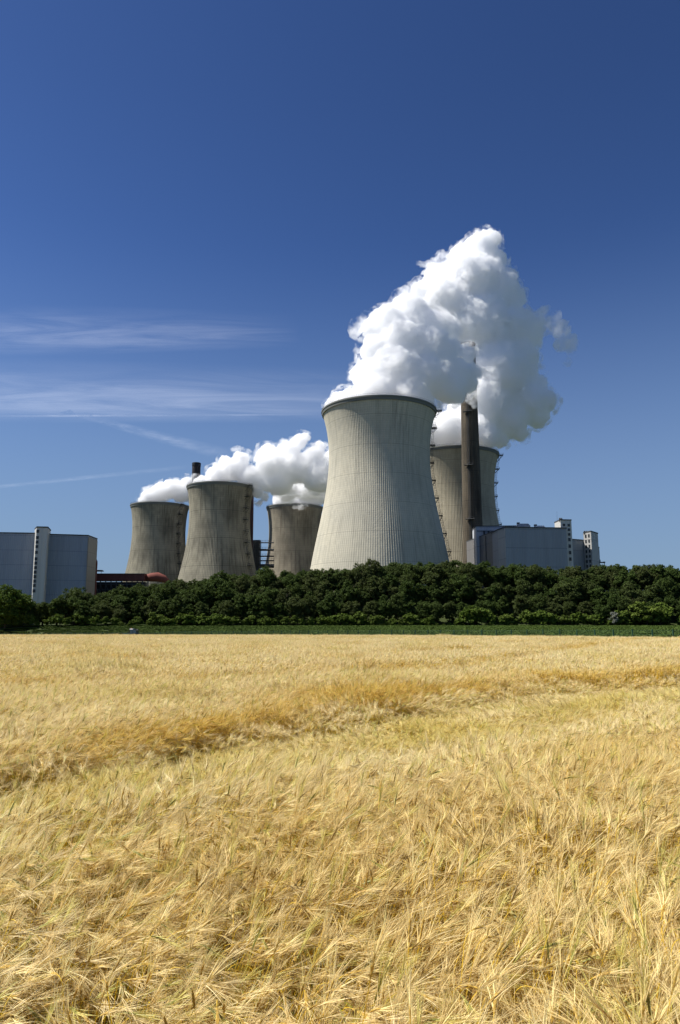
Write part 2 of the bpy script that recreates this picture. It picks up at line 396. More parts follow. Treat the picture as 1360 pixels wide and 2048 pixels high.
if True:
    M_dark2 = concrete('sooty_concrete', (.06,.055,.055), (.045,.04,.042), (.02,.018,.02), .4, .4)
    M_dark3 = concrete('rust_brown_concrete', (.085,.05,.05), (.06,.038,.04), (.02,.015,.018), .4, .4)
    chimney(935, 688, 492, 14.6*scl(688, 492), 22.5*scl(1100, 492), M_stack, 'very tall slender brown concrete chimney rising into the steam', R(-112), (828, 934, 1041), 36)
    chimney(393, 926, 640, 8*scl(926, 640), 9.6*scl(1100, 640), M_dark2, 'black chimney tip poking out of steam above a cooling tower', None, (), 20)
    chimney(500.5, 962, 640, 7.2*scl(926, 640), 8.2*scl(1100, 640), M_dark3, 'dark reddish chimney right of the streaked cooling tower, top lost in steam', None, (), 20)

# ------------------------------------------------------------------ plant buildings
def fpt(px, Y, py=1100): return (ray(px, py)[0]*Y/ray(px, py)[1], Y)
def ztop(py, Y): return at(CX, py, Y).z
def wall_block(name, label, cat, fp, z1, mt, group=None, faces=None, parts=True):
    """polygonal block: walls (one mesh) and roof slab; the root stands on the ground"""
    cx = sum(p[0] for p in fp)/len(fp); cyy = sum(p[1] for p in fp)/len(fp)
    root = empty(name, (cx, cyy, 1.0)); tag(root, label, cat, group)
    L = [(x-cx, y-cyy) for x, y in fp]; mb = MB(); mb.prism(L, 0, z1-1.0); mb.build('wall', mt, root)
    e = 1+.35/max(abs(L[0][0])+abs(L[0][1]), 8)
    rb = MB(); rb.prism([(x*e, y*e) for x, y in L], z1-1.0, z1-.4); rb.build('roof', M_roof, root)
    return root, Vector((cx, cyy, 1.0))
def window_on(root, o, p0, p1, f, z, w_, h_, mt=M_glass):
    """a window in the wall running from ground point p0 to p1, at fraction f"""
    a = Vector((p0[0], p0[1], 0)); b = Vector((p1[0], p1[1], 0)); d = (b-a).normalized(); n = Vector((d.y, -d.x, 0))
    if n.y > 0: n = -n
    c = a.lerp(b, f)+n*.05-Vector((o.x, o.y, 0)); c.z = z-o.z
    ang = math.atan2(d.y, d.x); mb = MB()
    for s in (-1, 1):
        q = c+d*(s*(w_/2+.08)); mb.box(q, (.16, .3, h_+.32), ang)
        q = c.copy(); q.z += s*(h_/2+.08); mb.box(q, (w_, .3, .16), ang)
    mb.box(c, (.08, .22, h_), ang)
    fr = mb.build('window', M_roof, root)
    g_ = MB(); g_.box(c, (w_, .12, h_), ang); g_.build('pane', mt, fr)
if True:
    # left: boiler house with stair tower
    Pa = fpt(-160, 366); Pb = fpt(70, 373); Pc = fpt(94, 376); Pd = fpt(174.5, 381); Pe = (Pd[0]-.4, 397)
    r, o = wall_block('boiler_house', 'blue grey clad boiler house at the left edge, beyond the stair tower', 'building',
                      [Pa, Pb, (Pb[0]+1, 400), (Pa[0], 400)], ztop(1067.6, 373), M_blue)
    for f0, f1 in ((20, 38), (41, 68)):
        mb = MB(); a = at(f0, 1064.6, 378); b_ = at(f1, 1064.6, 378); mb.box((((a.x+b_.x)/2)-o.x, 384-o.y, ztop(1067.6,373)+.3-o.z), (b_.x-a.x, 8, 1.6)); mb.build('roof_vent', M_roof, r)
    r, o = wall_block('boiler_house', 'blue grey clad boiler house with tan end wall, right of the pale stair tower', 'building',
                      [Pc, Pd, Pe, (Pc[0], 400)], ztop(1071, 379), M_blue)
    sw = MB(); sw.prism([(Pd[0]+.05-o.x, Pd[1]+.3-o.y), (Pd[0]+.25-o.x, Pd[1]+.3-o.y), (Pe[0]+.25-o.x, Pe[1]-o.y), (Pe[0]+.05-o.x, Pe[1]-o.y)], 0, ztop(1071,379)-1.6)
    sw.build('end_wall', M_tan, r)
    for f0, f1 in ((109, 139), (142, 166)):
        mb = MB(); a = at(f0, 1069, 382); b_ = at(f1, 1069, 382); mb.box((((a.x+b_.x)/2)-o.x, 388-o.y, ztop(1071,379)+.3-o.z), (b_.x-a.x, 7, 1.5)); mb.build('roof_vent', M_roof, r)
    # stair tower
    A = fpt(69.5, 375, 1060); B = fpt(73.2, 367, 1060); C_ = fpt(95.5, 368, 1060); D = fpt(101.5, 381, 1060)
    r, o = wall_block('stair_tower', 'pale concrete stair tower with one window column, between the blue halls', 'stair tower',
                      [A, B, C_, D], ztop(1055.5, 368), M_cream, 'stair towers')
    for i, py in enumerate([1063, 1075.5, 1084.5, 1093.5, 1105, 1118, 1126.5, 1135.5, 1144.5, 1153.5, 1162.5, 1171, 1182]):
        window_on(r, o, B, C_, .11, ztop(py, 368), 1.0, 1.25)
    # small red vessel at the end wall
    mb = MB(); a = at(192.4, 1118, 396); mb.tube([(0,0,0), (0,0,a.z-1-2), (0,0,a.z-1-1), (0,0,a.z-1)], [1.1,1.1,1.0,.5], 14)
    q = mb.build('service_shaft', M_red); q.location = (a.x-.6, 397, 1); tag(q, 'narrow red service shaft against the tan end wall', 'shaft')
    # conveyor hall
    Y = 415; zt_ = ztop(1148.5, Y); zb = ztop(1161.5, Y)
    x0 = fpt(189, Y+6)[0]; x1 = fpt(292, Y)[0]
    root = empty('conveyor_hall', ((x0+x1)/2, Y, 1)); tag(root, 'long red brown conveyor hall on dark steelwork left of the cooling towers', 'conveyor hall')
    cx = (x0+x1)/2; mb = MB(); mb.box((0, 3, (zt_+zb)/2-1), (x1-x0, 8, zt_-zb)); mb.build('gallery', M_red, root)
    mb = MB(); mb.box((0, 3, zt_-1+.2), (x1-x0+.4, 8.6, .4)); mb.build('roof', M_roof, root)
    mb = MB()
    pts = [(x1-cx-.2, 3, (zt_+zb)/2-1), (x1-cx+3, 3, (zt_+zb)/2-.7), (x1-cx+6.5, 3, (zt_+zb)/2-.5), (x1-cx+10, 3, (zt_+zb)/2-1.6), (x1-cx+14, 3, (zt_+zb)/2-4)]
    mb.tube(pts, [1.9, 2.5, 2.7, 2.2, 1.0], 20); mb.build('end_hood', M_pink, root, True)
    mb = MB()
    for xx in np.linspace(x0-cx+.6, x1-cx+2, 12):
        mb.box((xx, -.7, (zb-1)/2), (.5, .5, zb-1))
    for zz_ in (zb-2.0, zb-5, zb-8.5): mb.box(((0), -.95, zz_-1), (x1-x0, .3, .5))
    xl = np.linspace(x0-cx+.6, x1-cx+2, 12)
    for i in range(11): mb.tube([(xl[i], -1.3, zb-2.5), (xl[i+1], -1.3, zb-9.5)], .16, 4)
    mb.build('steelwork', M_steel, root)
    mb = MB(); mb.box((0, 3.5, (zb-1)/2-.3), (x1-x0-.6, 5, zb-1.6)); mb.build('lower_wall', M_black, root)
    mb = MB(); a = at(197, 1142, Y)
    mb.box((a.x-cx, 0, a.z-1), (4.8, 4, .5)); mb.box((a.x-cx+.8, 0, a.z-1+.35), (2.8, 3, .3))
    for s in (-2.1, 2.1): mb.box((a.x-cx+s, -1.6, a.z-1-1), (.2, .2, 2))
    mb.build('roof_canopy', M_steel, root)
    # dark steel tower + pipe bridges left of the brown cooling tower
    Y = 600; root = empty('steel_frame_tower', (fpt(513, Y)[0], Y, 1)); tag(root, 'dark steel frame tower between two cooling towers', 'tower')
    z1 = ztop(1080.5, Y)-1; wd = 14*scl(1100, Y); mb = MB()
    mb.box((-.4, 3, z1*.82), (wd*.86, 5, z1*.36)); mb.build('cladding', M_steel, root)
    mb = MB()
    for sx in (-wd/2, -wd/6, wd/6, wd/2):
        for sy in (0, 6): mb.box((sx, sy, z1/2), (.5, .5, z1))
    for zz_ in np.linspace(4, z1, 11):
        mb.box((.3, -.05, zz_), (wd+(1.6 if zz_ < z1*.6 else 0), .4, .55)); mb.box((.3, 6.05, zz_), (wd, .4, .5)); mb.box((0, 3, zz_-.5), (wd*.8, 5.2, .2))
    zl = np.linspace(4, z1, 11)
    for i in range(10):
        mb.tube([(-wd/2, -.3, zl[i]), (-wd/6, -.3, zl[i+1])], .18, 4); mb.tube([(wd/2, -.3, zl[i]), (wd/6, -.3, zl[i+1])], .18, 4)
    mb.box((-.6, 3, z1*.22), (wd*.7, 4, z1*.4))
    mb.build('frame', M_steel, root)
    for py, hh in ((1085.4, 1.0), (1099.8, 1.8), (1112.5, 1.2), (1121.5, 1.1), (1132, 3.4)):
        a = at(519, py, Y+3); b_ = at(548, py, Y+3)
        pr = empty('pipe_bridge', ((a.x+b_.x)/2, Y+3, a.z)); tag(pr, {1085.4:'topmost thin pipe bridge beside the dark steel tower',1099.8:'thick blue pipe bridge, second from the top beside the steel tower',1112.5:'dark pipe bridge, third from the top beside the steel tower',1121.5:'thin pipe bridge, fourth from the top beside the steel tower',1132:'lowest and deepest pipe bridge beside the dark steel tower'}[py], 'pipe bridge', 'pipe bridges')
        mb = MB(); w2 = (b_.x-a.x)/2; mb.tube([(-w2, 0, 0), (w2, 0, 0)], hh/2, 8); mb.build('pipe', M_steel, pr)
        mb = MB()
        for o_ in (.9, 1.5): mb.tube([(-w2, -.5, hh/2+o_), (w2, -.5, hh/2+o_)], .06, 4)
        for q in np.linspace(-w2, w2, 6): mb.tube([(q, -.5, 0), (q, -.5, hh/2+1.5)], .06, 4)
        mb.build('hand_rail', M_steel, pr)
    # right: turbine halls
    Bz = ztop(1055.3, 400)
    A = fpt(996, 411, 1060); B = fpt(1010.5, 400, 1060); C_ = fpt(1132.5, 404, 1060)
    r, o = wall_block('turbine_hall', 'large blue grey hall with a sunlit narrow left face, right of the chimney', 'building', [A, B, C_, (C_[0], 440), (A[0], 440)], Bz, M_blue2)
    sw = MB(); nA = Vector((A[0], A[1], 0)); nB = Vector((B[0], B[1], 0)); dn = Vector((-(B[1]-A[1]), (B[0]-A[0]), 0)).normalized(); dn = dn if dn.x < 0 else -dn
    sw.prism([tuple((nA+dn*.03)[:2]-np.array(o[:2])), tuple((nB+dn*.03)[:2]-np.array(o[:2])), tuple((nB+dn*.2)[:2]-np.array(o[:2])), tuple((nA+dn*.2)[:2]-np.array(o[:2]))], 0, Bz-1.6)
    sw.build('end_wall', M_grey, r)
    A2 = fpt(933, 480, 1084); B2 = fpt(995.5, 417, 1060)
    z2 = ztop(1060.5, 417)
    r, o = wall_block('filter_hall', 'long dark shaded hall wall running back from the sunlit face', 'building', [A2, B2, (B2[0]+5, 440), (A2[0]+12, 486)], z2, M_shadegrey)
    sw = MB()
    for f in (.28, .64): 
        q = Vector((A2[0]+(B2[0]-A2[0])*f-o.x-.12, A2[1]+(B2[1]-A2[1])*f-o.y, 0)); sw.box((q.x, q.y, (z2-1.6)/2), (.3, .8, z2-1.8))
    sw.build('down_pipe', M_steel, r)
    z3 = ztop(1052.5, 450)
    A3 = fpt(952, 452, 1055); B3 = fpt(1060, 450, 1055)
    r, o = wall_block('bunker_bay', 'pale blue upper bay behind the dark shaded hall', 'building', [A3, B3, (B3[0], 470), (A3[0]+1, 470)], z3, M_white)
    bn = MB(); bn.box((0, A3[1]-o.y-1.2, z3-1-2.9), (B3[0]-A3[0], .3, .5)); bn.build('cornice_band', M_roof, r)
    fl = MB()
    for px in (969, 977.5): a = at(px, 1066, 450); fl.box((a.x-o.x, A3[1]-1.3-o.y, ztop(1067,450)-1), (1.1, .6, 3.2))
    fl.build('louvre', M_roof, r)
    for nm, (xa, xb, pt_, lb) in {'a': (1032, 1058, 1048, 'dark roof fan house on the large right hall, left of a lower one'), 'b': (1067, 1088, 1052, 'low pale roof fan house on the large right hall')}.items():
        a = at(xa, pt_, 424); b_ = at(xb, pt_, 424); mb = MB(); hw = (b_.x-a.x)/2; hz = a.z-Bz+.4
        root = empty('roof_unit', ((a.x+b_.x)/2, 424, Bz-.4)); tag(root, lb, 'roof unit', 'roof fan houses')
        mb.prism([(-hw, -3), (hw, -3), (hw, 3), (-hw, 3)], 0, hz*.75, None); mb.prism([(-hw, -3), (hw, -3), (hw, 3), (-hw, 3)], hz*.75, hz, [(-hw*.7, -2), (hw*.75, -2), (hw*.75, 2), (-hw*.7, 2)])
        mb.build('housing', M_grey if nm == 'a' else M_cream, root)
        v = MB(); v.box((-hw*.72, -1, hz+.3), (1.5, 1.5, .9)); v.build('vent', M_roof, root)
        v = MB(); v.box((hw*.3, -3.1, hz*.4), (1.5, .2, 1.2)); v.build('louvre', M_roof, root)
    # right stair towers
    z4 = ztop(1040.5, 406); A = fpt(1109, 417, 1045); B = fpt(1121, 406, 1045); C_ = fpt(1142.8, 407, 1045)
    r, o = wall_block('stair_tower', 'tall pale stair tower with sunlit left face, behind the end of the blue hall', 'stair tower', [A, B, C_, (C_[0]+.5, 418)], z4, M_cream, 'stair towers')
    for f, py in [(.3, 1050), (.74, 1050), (.74, 1059), (.74, 1068.5), (.74, 1079), (.74, 1092), (.74, 1105), (.74, 1118)]:
        window_on(r, o, B, C_, f, ztop(py, 406), 1.05, 1.15 if py < 1075 else 1.6)
    for px in (1118.5, 1122): mb = MB(); a = at(px, 1040, 408); mb.tube([(a.x-o.x, 2-7, z4-1.6), (a.x-o.x, 2-7, z4-.1), (a.x-o.x+.01, 2-7, z4+.5)], [.55, .55, .3], 8); mb.build('roof_vent', M_steel, r)
    mb = MB(); a = at(1116.5, 1040, 410); mb.tube([(a.x-o.x, 0, z4-1.5), (a.x-o.x, 0, z4+5)], [.07, .03], 5); mb.build('antenna', M_steel, r)
    z5 = ztop(1079.5, 414); A = fpt(1138, 413, 1080); B = fpt(1167.5, 419, 1080)
    wall_block('link_block', 'low dark blue block joining the two right stair towers', 'building', [A, B, (B[0], 440), (A[0], 440)], z5, M_blue2)
    z6 = ztop(1063.3, 412); A = fpt(1166.8, 418, 1065); B = fpt(1181.8, 412, 1065); C_ = fpt(1195.6, 422, 1065)
    r, o = wall_block('stair_tower', 'shorter pale stair tower with two window columns, farthest right building', 'stair tower', [A, B, C_, (A[0]+4, 430)], z6, M_grey, 'stair towers')
    for py in (1071.5, 1082, 1092.5, 1102.5, 1112.5, 1122.5, 1132):
        for f in (.3, .72): window_on(r, o, A, B, f, ztop(py, 414), .9, 1.45)
    for px in (1169, 1173): mb = MB(); a = at(px, 1062, 417); mb.tube([(a.x-o.x, a.y-o.y, z6-1.6), (a.x-o.x, a.y-o.y, z6)], .5, 8); mb.build('roof_vent', M_steel, r)
    z7 = ztop(1095.5, 424); A = fpt(1194, 424, 1100); B = fpt(1198.8, 425, 1100)
    wall_block('lift_shaft', 'slim dark shaft against the farthest right stair tower', 'shaft', [A, B, (B[0], 432), (A[0], 432)], z7, M_blue2)
    root = empty('steel_gantry', (at(1204, 1125, 425).x, 425, 1)); tag(root, 'small dark steel gantry showing above trees right of the buildings', 'gantry')
    zz_ = ztop(1125, 425)-1; mb = MB(); mb.box((0, 0, zz_), (3.2, 2, .6)); mb.box((-1, 0, zz_+.9), (.3, .3, 1.6)); mb.box((1.2, 0, zz_+.35), (1, 1, .3)); mb.build('deck', M_steel, root)
    mb = MB()
    for s in (-1.4, 1.4): mb.box((s, 0, zz_/2-.2), (.3, .3, zz_-.3))
    mb.build('leg', M_steel, root)
# ------------------------------------------------------------------ steam
def steam_mat(name, dens, noise_scale=None, col=(.9997,.9997,.9997), lo=.48, hi=.66):
    m = bpy.data.materials.new(name); m.use_nodes = True; t = m.node_tree; t.nodes.clear()
    out = t.nodes.new('ShaderNodeOutputMaterial')
    v = t.nodes.new('ShaderNodeVolumeScatter'); v.inputs['Color'].default_value = (*col, 1)
    v.inputs['Density'].default_value = dens; v.inputs['Anisotropy'].default_value = 0.0
    if noise_scale:
        n = noisen(t, tc(t), noise_scale, 5, .6)
        f = ramp(t, n, [(lo, 0.), (hi, 1.)])
        lk(t, mathn(t, 'MULTIPLY', f, dens), v.inputs['Density'])
        m.cycles.volume_step_rate = 1.0
    lk(t, v.outputs[0], out.inputs['Volume'])
    if not noise_scale: m.cycles.homogeneous_volume = True
    return m
_ico = None
def ico_arrays():
    global _ico
    if _ico is None:
        bm = bmesh.new(); bmesh.ops.create_icosphere(bm, subdivisions=2, radius=1)
        _ico = (np.array([v.co[:] for v in bm.verts]), np.array([[v.index for v in f.verts] for f in bm.faces])); bm.free()
    return _ico
def plume(name, label, puffs, m, voxel, lev=((26, .33), (11, .42), (7, .48)), seed=1, group='steam plumes', zmin=None, parent=None, flat=.9, amp=1.0, fringe=None):
    """cauliflower body: every puff carries smaller puffs on its surface, and those smaller ones again"""
    r = np.random.default_rng(seed)
    P = []
    for px, py, rp, Y in puffs:
        c = at(px, py, Y); P.append((c.x, c.y, c.z, rp*scl(py, Y)))
    P = np.array(P); allp = [P]; cur = P
    for n, f in lev:
        nn = np.repeat(cur, n, 0); d = r.normal(size=(len(nn), 3)); d /= np.linalg.norm(d, axis=1)[:, None]
        q = nn.copy(); q[:, :3] += d*nn[:, 3:4]*.84; q[:, 3] = nn[:, 3]*f*r.uniform(.55, 1.15, len(nn))
        # keep only those that stick out of the body
        keep = np.ones(len(q), bool)
        for k in range(len(cur)):
            ds = np.linalg.norm(q[:, :3]-cur[k, :3], axis=1); keep &= ~(ds+q[:, 3]*.3 < cur[k, 3]*.98)
        cur = q[keep]; cur = cur[cur[:, 3] > voxel*.8]; allp.append(cur)
    A = np.concatenate(allp)
    iv, fi = ico_arrays()
    V = (iv[None]*A[:, None, 3:4]*np.array([1, 1, flat])+A[:, None, :3]).reshape(-1, 3)
    F = (fi[None]+(np.arange(len(A))*len(iv))[:, None, None]).reshape(-1, 3)
    c0 = P[:, :3].mean(0); V = V-c0
    o = link(name, npmesh(name, V, F), m, parent); o.location = c0
    md = o.modifiers.new('union', 'REMESH'); md.mode = 'VOXEL'; md.voxel_size = voxel; md.adaptivity = 0
    for sc_, st, dp in ((13., 7.0, 3), (5.0, 5.6, 4), (2.2, 3.4, 3), (1.1, 1.6, 2)):
        tx = bpy.data.textures.new('billow', 'CLOUDS'); tx.noise_scale = sc_*amp; tx.noise_depth = dp; tx.noise_basis = 'ORIGINAL_PERLIN'
        md = o.modifiers.new('billow', 'DISPLACE'); md.texture = tx; md.strength = st*amp; md.mid_level = .5; md.texture_coords = 'LOCAL'
    print('plume', name, len(A))
    if fringe:      # thin torn vapour round the dense body
        V2 = V.copy(); f = link('steam_fringe', npmesh('steam_fringe', V2, F), fringe, o)
        md = f.modifiers.new('union', 'REMESH'); md.mode = 'VOXEL'; md.voxel_size = voxel*1.6
        for sc_, st, ml in ((9., 9.0, .20), (3.6, 5.0, .40)):
            tx = bpy.data.textures.new('torn', 'CLOUDS'); tx.noise_scale = sc_*amp; tx.noise_depth = 3
            md = f.modifiers.new('torn', 'DISPLACE'); md.texture = tx; md.strength = st*amp; md.mid_level = ml; md.texture_coords = 'LOCAL'
    if parent is None: tag(o, label, 'steam plume', group)
    return o
if True:
    MS = steam_mat('steam', .4); MT = steam_mat('thin_steam', .24, .11); MW = steam_mat('drifting_steam', .16, .075, lo=.40, hi=.60); MF = steam_mat('fringe_steam', .26, .11)
    P4 = [(700,806,34,424),(690,800,26,436),(750,790,50,430),(810,795,46,432),(842,806,28,435),(668,812,16,432),
          (735,752,36,434),(790,740,58,436),(850,752,52,440),(897,778,36,445),(752,700,36,436),(800,684,56,441),(858,702,56,446),
          (912,748,36,450),(936,768,20,454),(742,656,22,438),(775,645,38,440),(818,625,42,444),(868,662,46,448),(722,660,9,438),(905,705,26,452),(940,742,21,456),(930,716,20,456),(938,764,17,458)]
    plume('steam_plume', 'bright billowing steam plume pouring from the largest tower across the chimney', P4, MS, .8, seed=3, fringe=MF)
    P5 = [(845,868,40,540),(895,862,46,545),(940,872,50,550),(968,872,34,555),(870,890,30,545),(960,806,66,560),
          (1018,842,40,562),(1052,806,42,565),(1076,800,28,566),(990,745,72,560),(1036,716,40,562),(1050,745,28,562),(1010,660,50,560),
          (952,655,76,560),(895,606,62,556),(942,566,66,556),(880,560,34,556),(845,585,26,554),(868,622,40,555),(990,590,52,560),(1028,596,26,561),(1040,640,26,561),
          (925,512,26,556),(960,500,36,558),(978,480,24,558),(992,520,24,560),(1012,552,22,560),(1000,880,18,556),(1060,650,24,562),(1056,676,22,562),(1084,802,30,566),(1072,768,24,566),(1074,836,22,566),(1040,868,18,560)]
    plume('steam_plume', 'tallest steam plume, behind the chimney, climbing from the rear buff tower', P5, MS, 1.0, seed=5, fringe=MF)
    def wisp(pf, label, vx, seed, amp=1., m=None):
        o = plume('steam_wisp', None, pf, m or MT, vx, seed=seed, parent=None, amp=amp); o['label'] = label; o['category'] = 'steam wisp'
    wisp([(1050,640,24,562),(1064,684,24,562),(1078,655,24,562),(1086,628,18,562),(1100,650,22,562),(1122,655,22,562),(1138,682,16,562),(1144,706,10,562),(1112,630,13,562),(1135,724,10,562),(1125,690,18,562),(1146,688,12,562)],
         'thin torn wisp of steam drifting off right of the tallest plume', 1.3, 8, 1.2, MW)
    wisp([(862,526,14,556),(846,528,9,556),(884,514,18,556),(905,505,16,556),(836,523,6,556),(872,520,14,556)], 'faint ragged steam shreds on the upper left edge of the tallest plume', 1.2, 9)
    wisp([(936,706,18,457),(940,692,17,460),(930,694,14,460),(950,790,14,470),(940,800,12,470),(950,812,9,470)], 'thin veil of steam across the tip of the slender chimney', 1.2, 10)
    P1 = [(300,994,19,640),(318,986,20,640),(343,978,22,640),(365,986,22,642),(284,1001,10,640),(352,968,11,640),(322,972,10,640),(395,985,18,645),(378,968,18,642)]
    plume('steam_plume', 'low steam plume rising from the leftmost cooling tower', P1, MS, .9, seed=11, amp=.7, fringe=MF)
    P2 = [(402,968,19,549),(438,952,26,549),(470,938,28,549),(484,918,17,549),(500,955,28,549),(452,924,14,549),(545,930,32,545),(472,910,10,549),(535,910,24,549),(578,904,26,549),
          (598,884,18,549),(590,936,38,549),(628,918,28,549),(640,955,36,549),(664,930,34,549),(560,966,28,549),(640,895,13,549),(610,875,10,549),(515,985,13,549),(518,1005,7,549),(530,995,8,549),(572,982,24,570),(610,980,26,590),(648,980,28,600),(536,962,24,549)]
    plume('steam_plume', 'long steam plume streaming right from the streaked tower, behind the largest one', P2, MS, .9, seed=13, amp=.8, fringe=MF)
    P3 = [(562,1002,20,649),(600,998,28,649),(632,996,20,649),(602,972,30,652),(640,966,32,652),(668,960,30,655)]
    plume('steam_plume', 'shaded steam rising from the brown tower into the drifting plume above', P3, MS, 1.0, seed=15, amp=.8)
    wisp([(590,1013,7,622),(602,1014,8,621),(612,1011,6,622),(596,1009,7,622)], 'small curl of steam spilling over the rim of the brown tower', .7, 16, .4)
# ------------------------------------------------------------------ trees
def leaf_mat(name, c0, c1, c2, rnd=.5):
    m, t, b = mat(name, c0, .7, .12)
    at_ = t.nodes.new('ShaderNodeAttribute'); at_.attribute_name = 'tone'
    oi = t.nodes.new('ShaderNodeObjectInfo')
    col = mixc(t, at_.outputs['Fac'], c0, c1)
    col = mixc(t, ramp(t, oi.outputs['Random'], [(.35, 0.), (1., rnd)]), col, c2)
    lk(t, col, b.inputs['Base Color'])
    tr = t.nodes.new('ShaderNodeBsdfTranslucent'); lk(t, mixc(t, .4, col, (.12,.16,.02)), tr.inputs['Color'])
    mx = t.nodes.new('ShaderNodeMixShader'); mx.inputs[0].default_value = .25
    lk(t, b.outputs[0], mx.inputs[1]); lk(t, tr.outputs[0], mx.inputs[2])
    lk(t, mx.outputs[0], t.nodes['Material Output'].inputs['Surface'])
    return m
M_leaf = leaf_mat('foliage', (.020,.040,.006), (.088,.130,.030), (.085,.085,.034))
M_shrub = leaf_mat('shrub_foliage', (.050,.090,.010), (.155,.215,.034), (.12,.15,.03))
M_light = leaf_mat('light_foliage', (.045,.085,.012), (.12,.17,.03), (.07,.12,.02))
M_silver = leaf_mat('silver_foliage', (.17,.18,.14), (.33,.34,.27), (.2,.2,.17))
M_bark, _, _ = mat('bark', (.09,.07,.05), .95)
def crown_mesh(H, W, nlobe, nleaf, seed, base=.12, leaf=.30):
    r = np.random.default_rng(seed); V = []; T = []
    zc = H*(base+(1-base)/2); rz_ = H*(1-base)/2
    for i in range(nlobe):
        d = r.normal(size=3); d /= np.linalg.norm(d); rad = r.uniform(.25, .80)
        c = np.array([d[0]*W/2*rad, d[1]*W/2*rad, zc+d[2]*rz_*rad*1.02]); lr = r.uniform(.10, .20)*min(W, H)
        # twiggy sub-clumps on each lobe
        for j in range(9):
            e = r.normal(size=3); e[2] = abs(e[2])*.9-.15; e /= np.linalg.norm(e); cc = c+e*lr*r.uniform(.6, 1.05); cr = lr*r.uniform(.28, .5); tone = np.clip(r.normal(.5, .28), 0, 1)
            n = nleaf; q = r.normal(size=(n, 3)); q /= np.linalg.norm(q, axis=1)[:, None]; q[:, 2] = q[:, 2]*.75+.1
            p = cc+q*cr*r.uniform(.5, 1.15, (n, 1)); nn = q+r.normal(size=(n, 3))*.65+np.array([0, 0, .35]); nn /= np.linalg.norm(nn, axis=1)[:, None]
            a = np.cross(nn, r.normal(size=(n, 3))); a /= np.linalg.norm(a, axis=1)[:, None]; b = np.cross(nn, a)
            s = leaf*r.uniform(.6, 1.25, (n, 1)); a = a*s*.5; b = b*s*.85
            V.append(np.stack([p-b, p+a*.9, p+b, p-a*.9], 1)); T.append(np.repeat(np.clip(tone+r.normal(0, .12, n), 0, 1), 4))
    V = np.concatenate(V).reshape(-1, 3); T = np.concatenate(T)
    V[:, 2] = np.maximum(V[:, 2], .15)
    me = npmesh('crown', V, np.arange(len(V)).reshape(-1, 4))
    a = me.attributes.new('tone', 'FLOAT', 'POINT'); a.data.foreach_set('value', T.astype(np.float32))
    return me
def trunk_mesh(H, W, seed, k=.022):
    r = random.Random(seed); mb = MB(); h = H*.72
    pts = [(r.uniform(-.1, .1)*i, r.uniform(-.1, .1)*i, h*i/6) for i in range(7)]; pts[0] = (0, 0, -.4)
    mb.tube(pts, [H*k*(1.15-.16*i) for i in range(7)], 8)
    for i in range(9):
        z = H*r.uniform(.18, .62); a = r.uniform(0, 6.28); L_ = W*.4*r.uniform(.6, 1); j = int(z/h*6); o = pts[min(j, 6)]
        mb.tube([(o[0], o[1], z), (o[0]+math.cos(a)*L_*.5, o[1]+math.sin(a)*L_*.5, z+L_*.35), (o[0]+math.cos(a)*L_, o[1]+math.sin(a)*L_, z+L_*.9)], [H*k*.4, H*k*.25, H*k*.08], 5)
    me = bpy.data.meshes.new('trunk'); me.from_pydata(mb.v, [], mb.f); me.update(); me.materials.append(M_bark); return me
def protos(n, H, W, nl, nf, m, seed, **k):
    out = []
    for i in range(n):
        r = random.Random(seed+i); w_ = W*r.uniform(.85, 1.15)
        c = crown_mesh(H, w_, nl, nf, seed+i, **k); c.materials.append(m); out.append((c, trunk_mesh(H, w_, seed+i)))
    return out
def plant(name, pr, x, y, s, sz, rz, label, cat, group):
    root = empty(name, (x, y, float(ground(x, y))), rz); root.scale = (s, s, sz)
    for nm, me in (('trunk', pr[1]), ('crown', pr[0])):
        o = bpy.data.objects.new(nm, me); COL.objects.link(o); o.parent = root
    tag(root, label, cat, group); return root
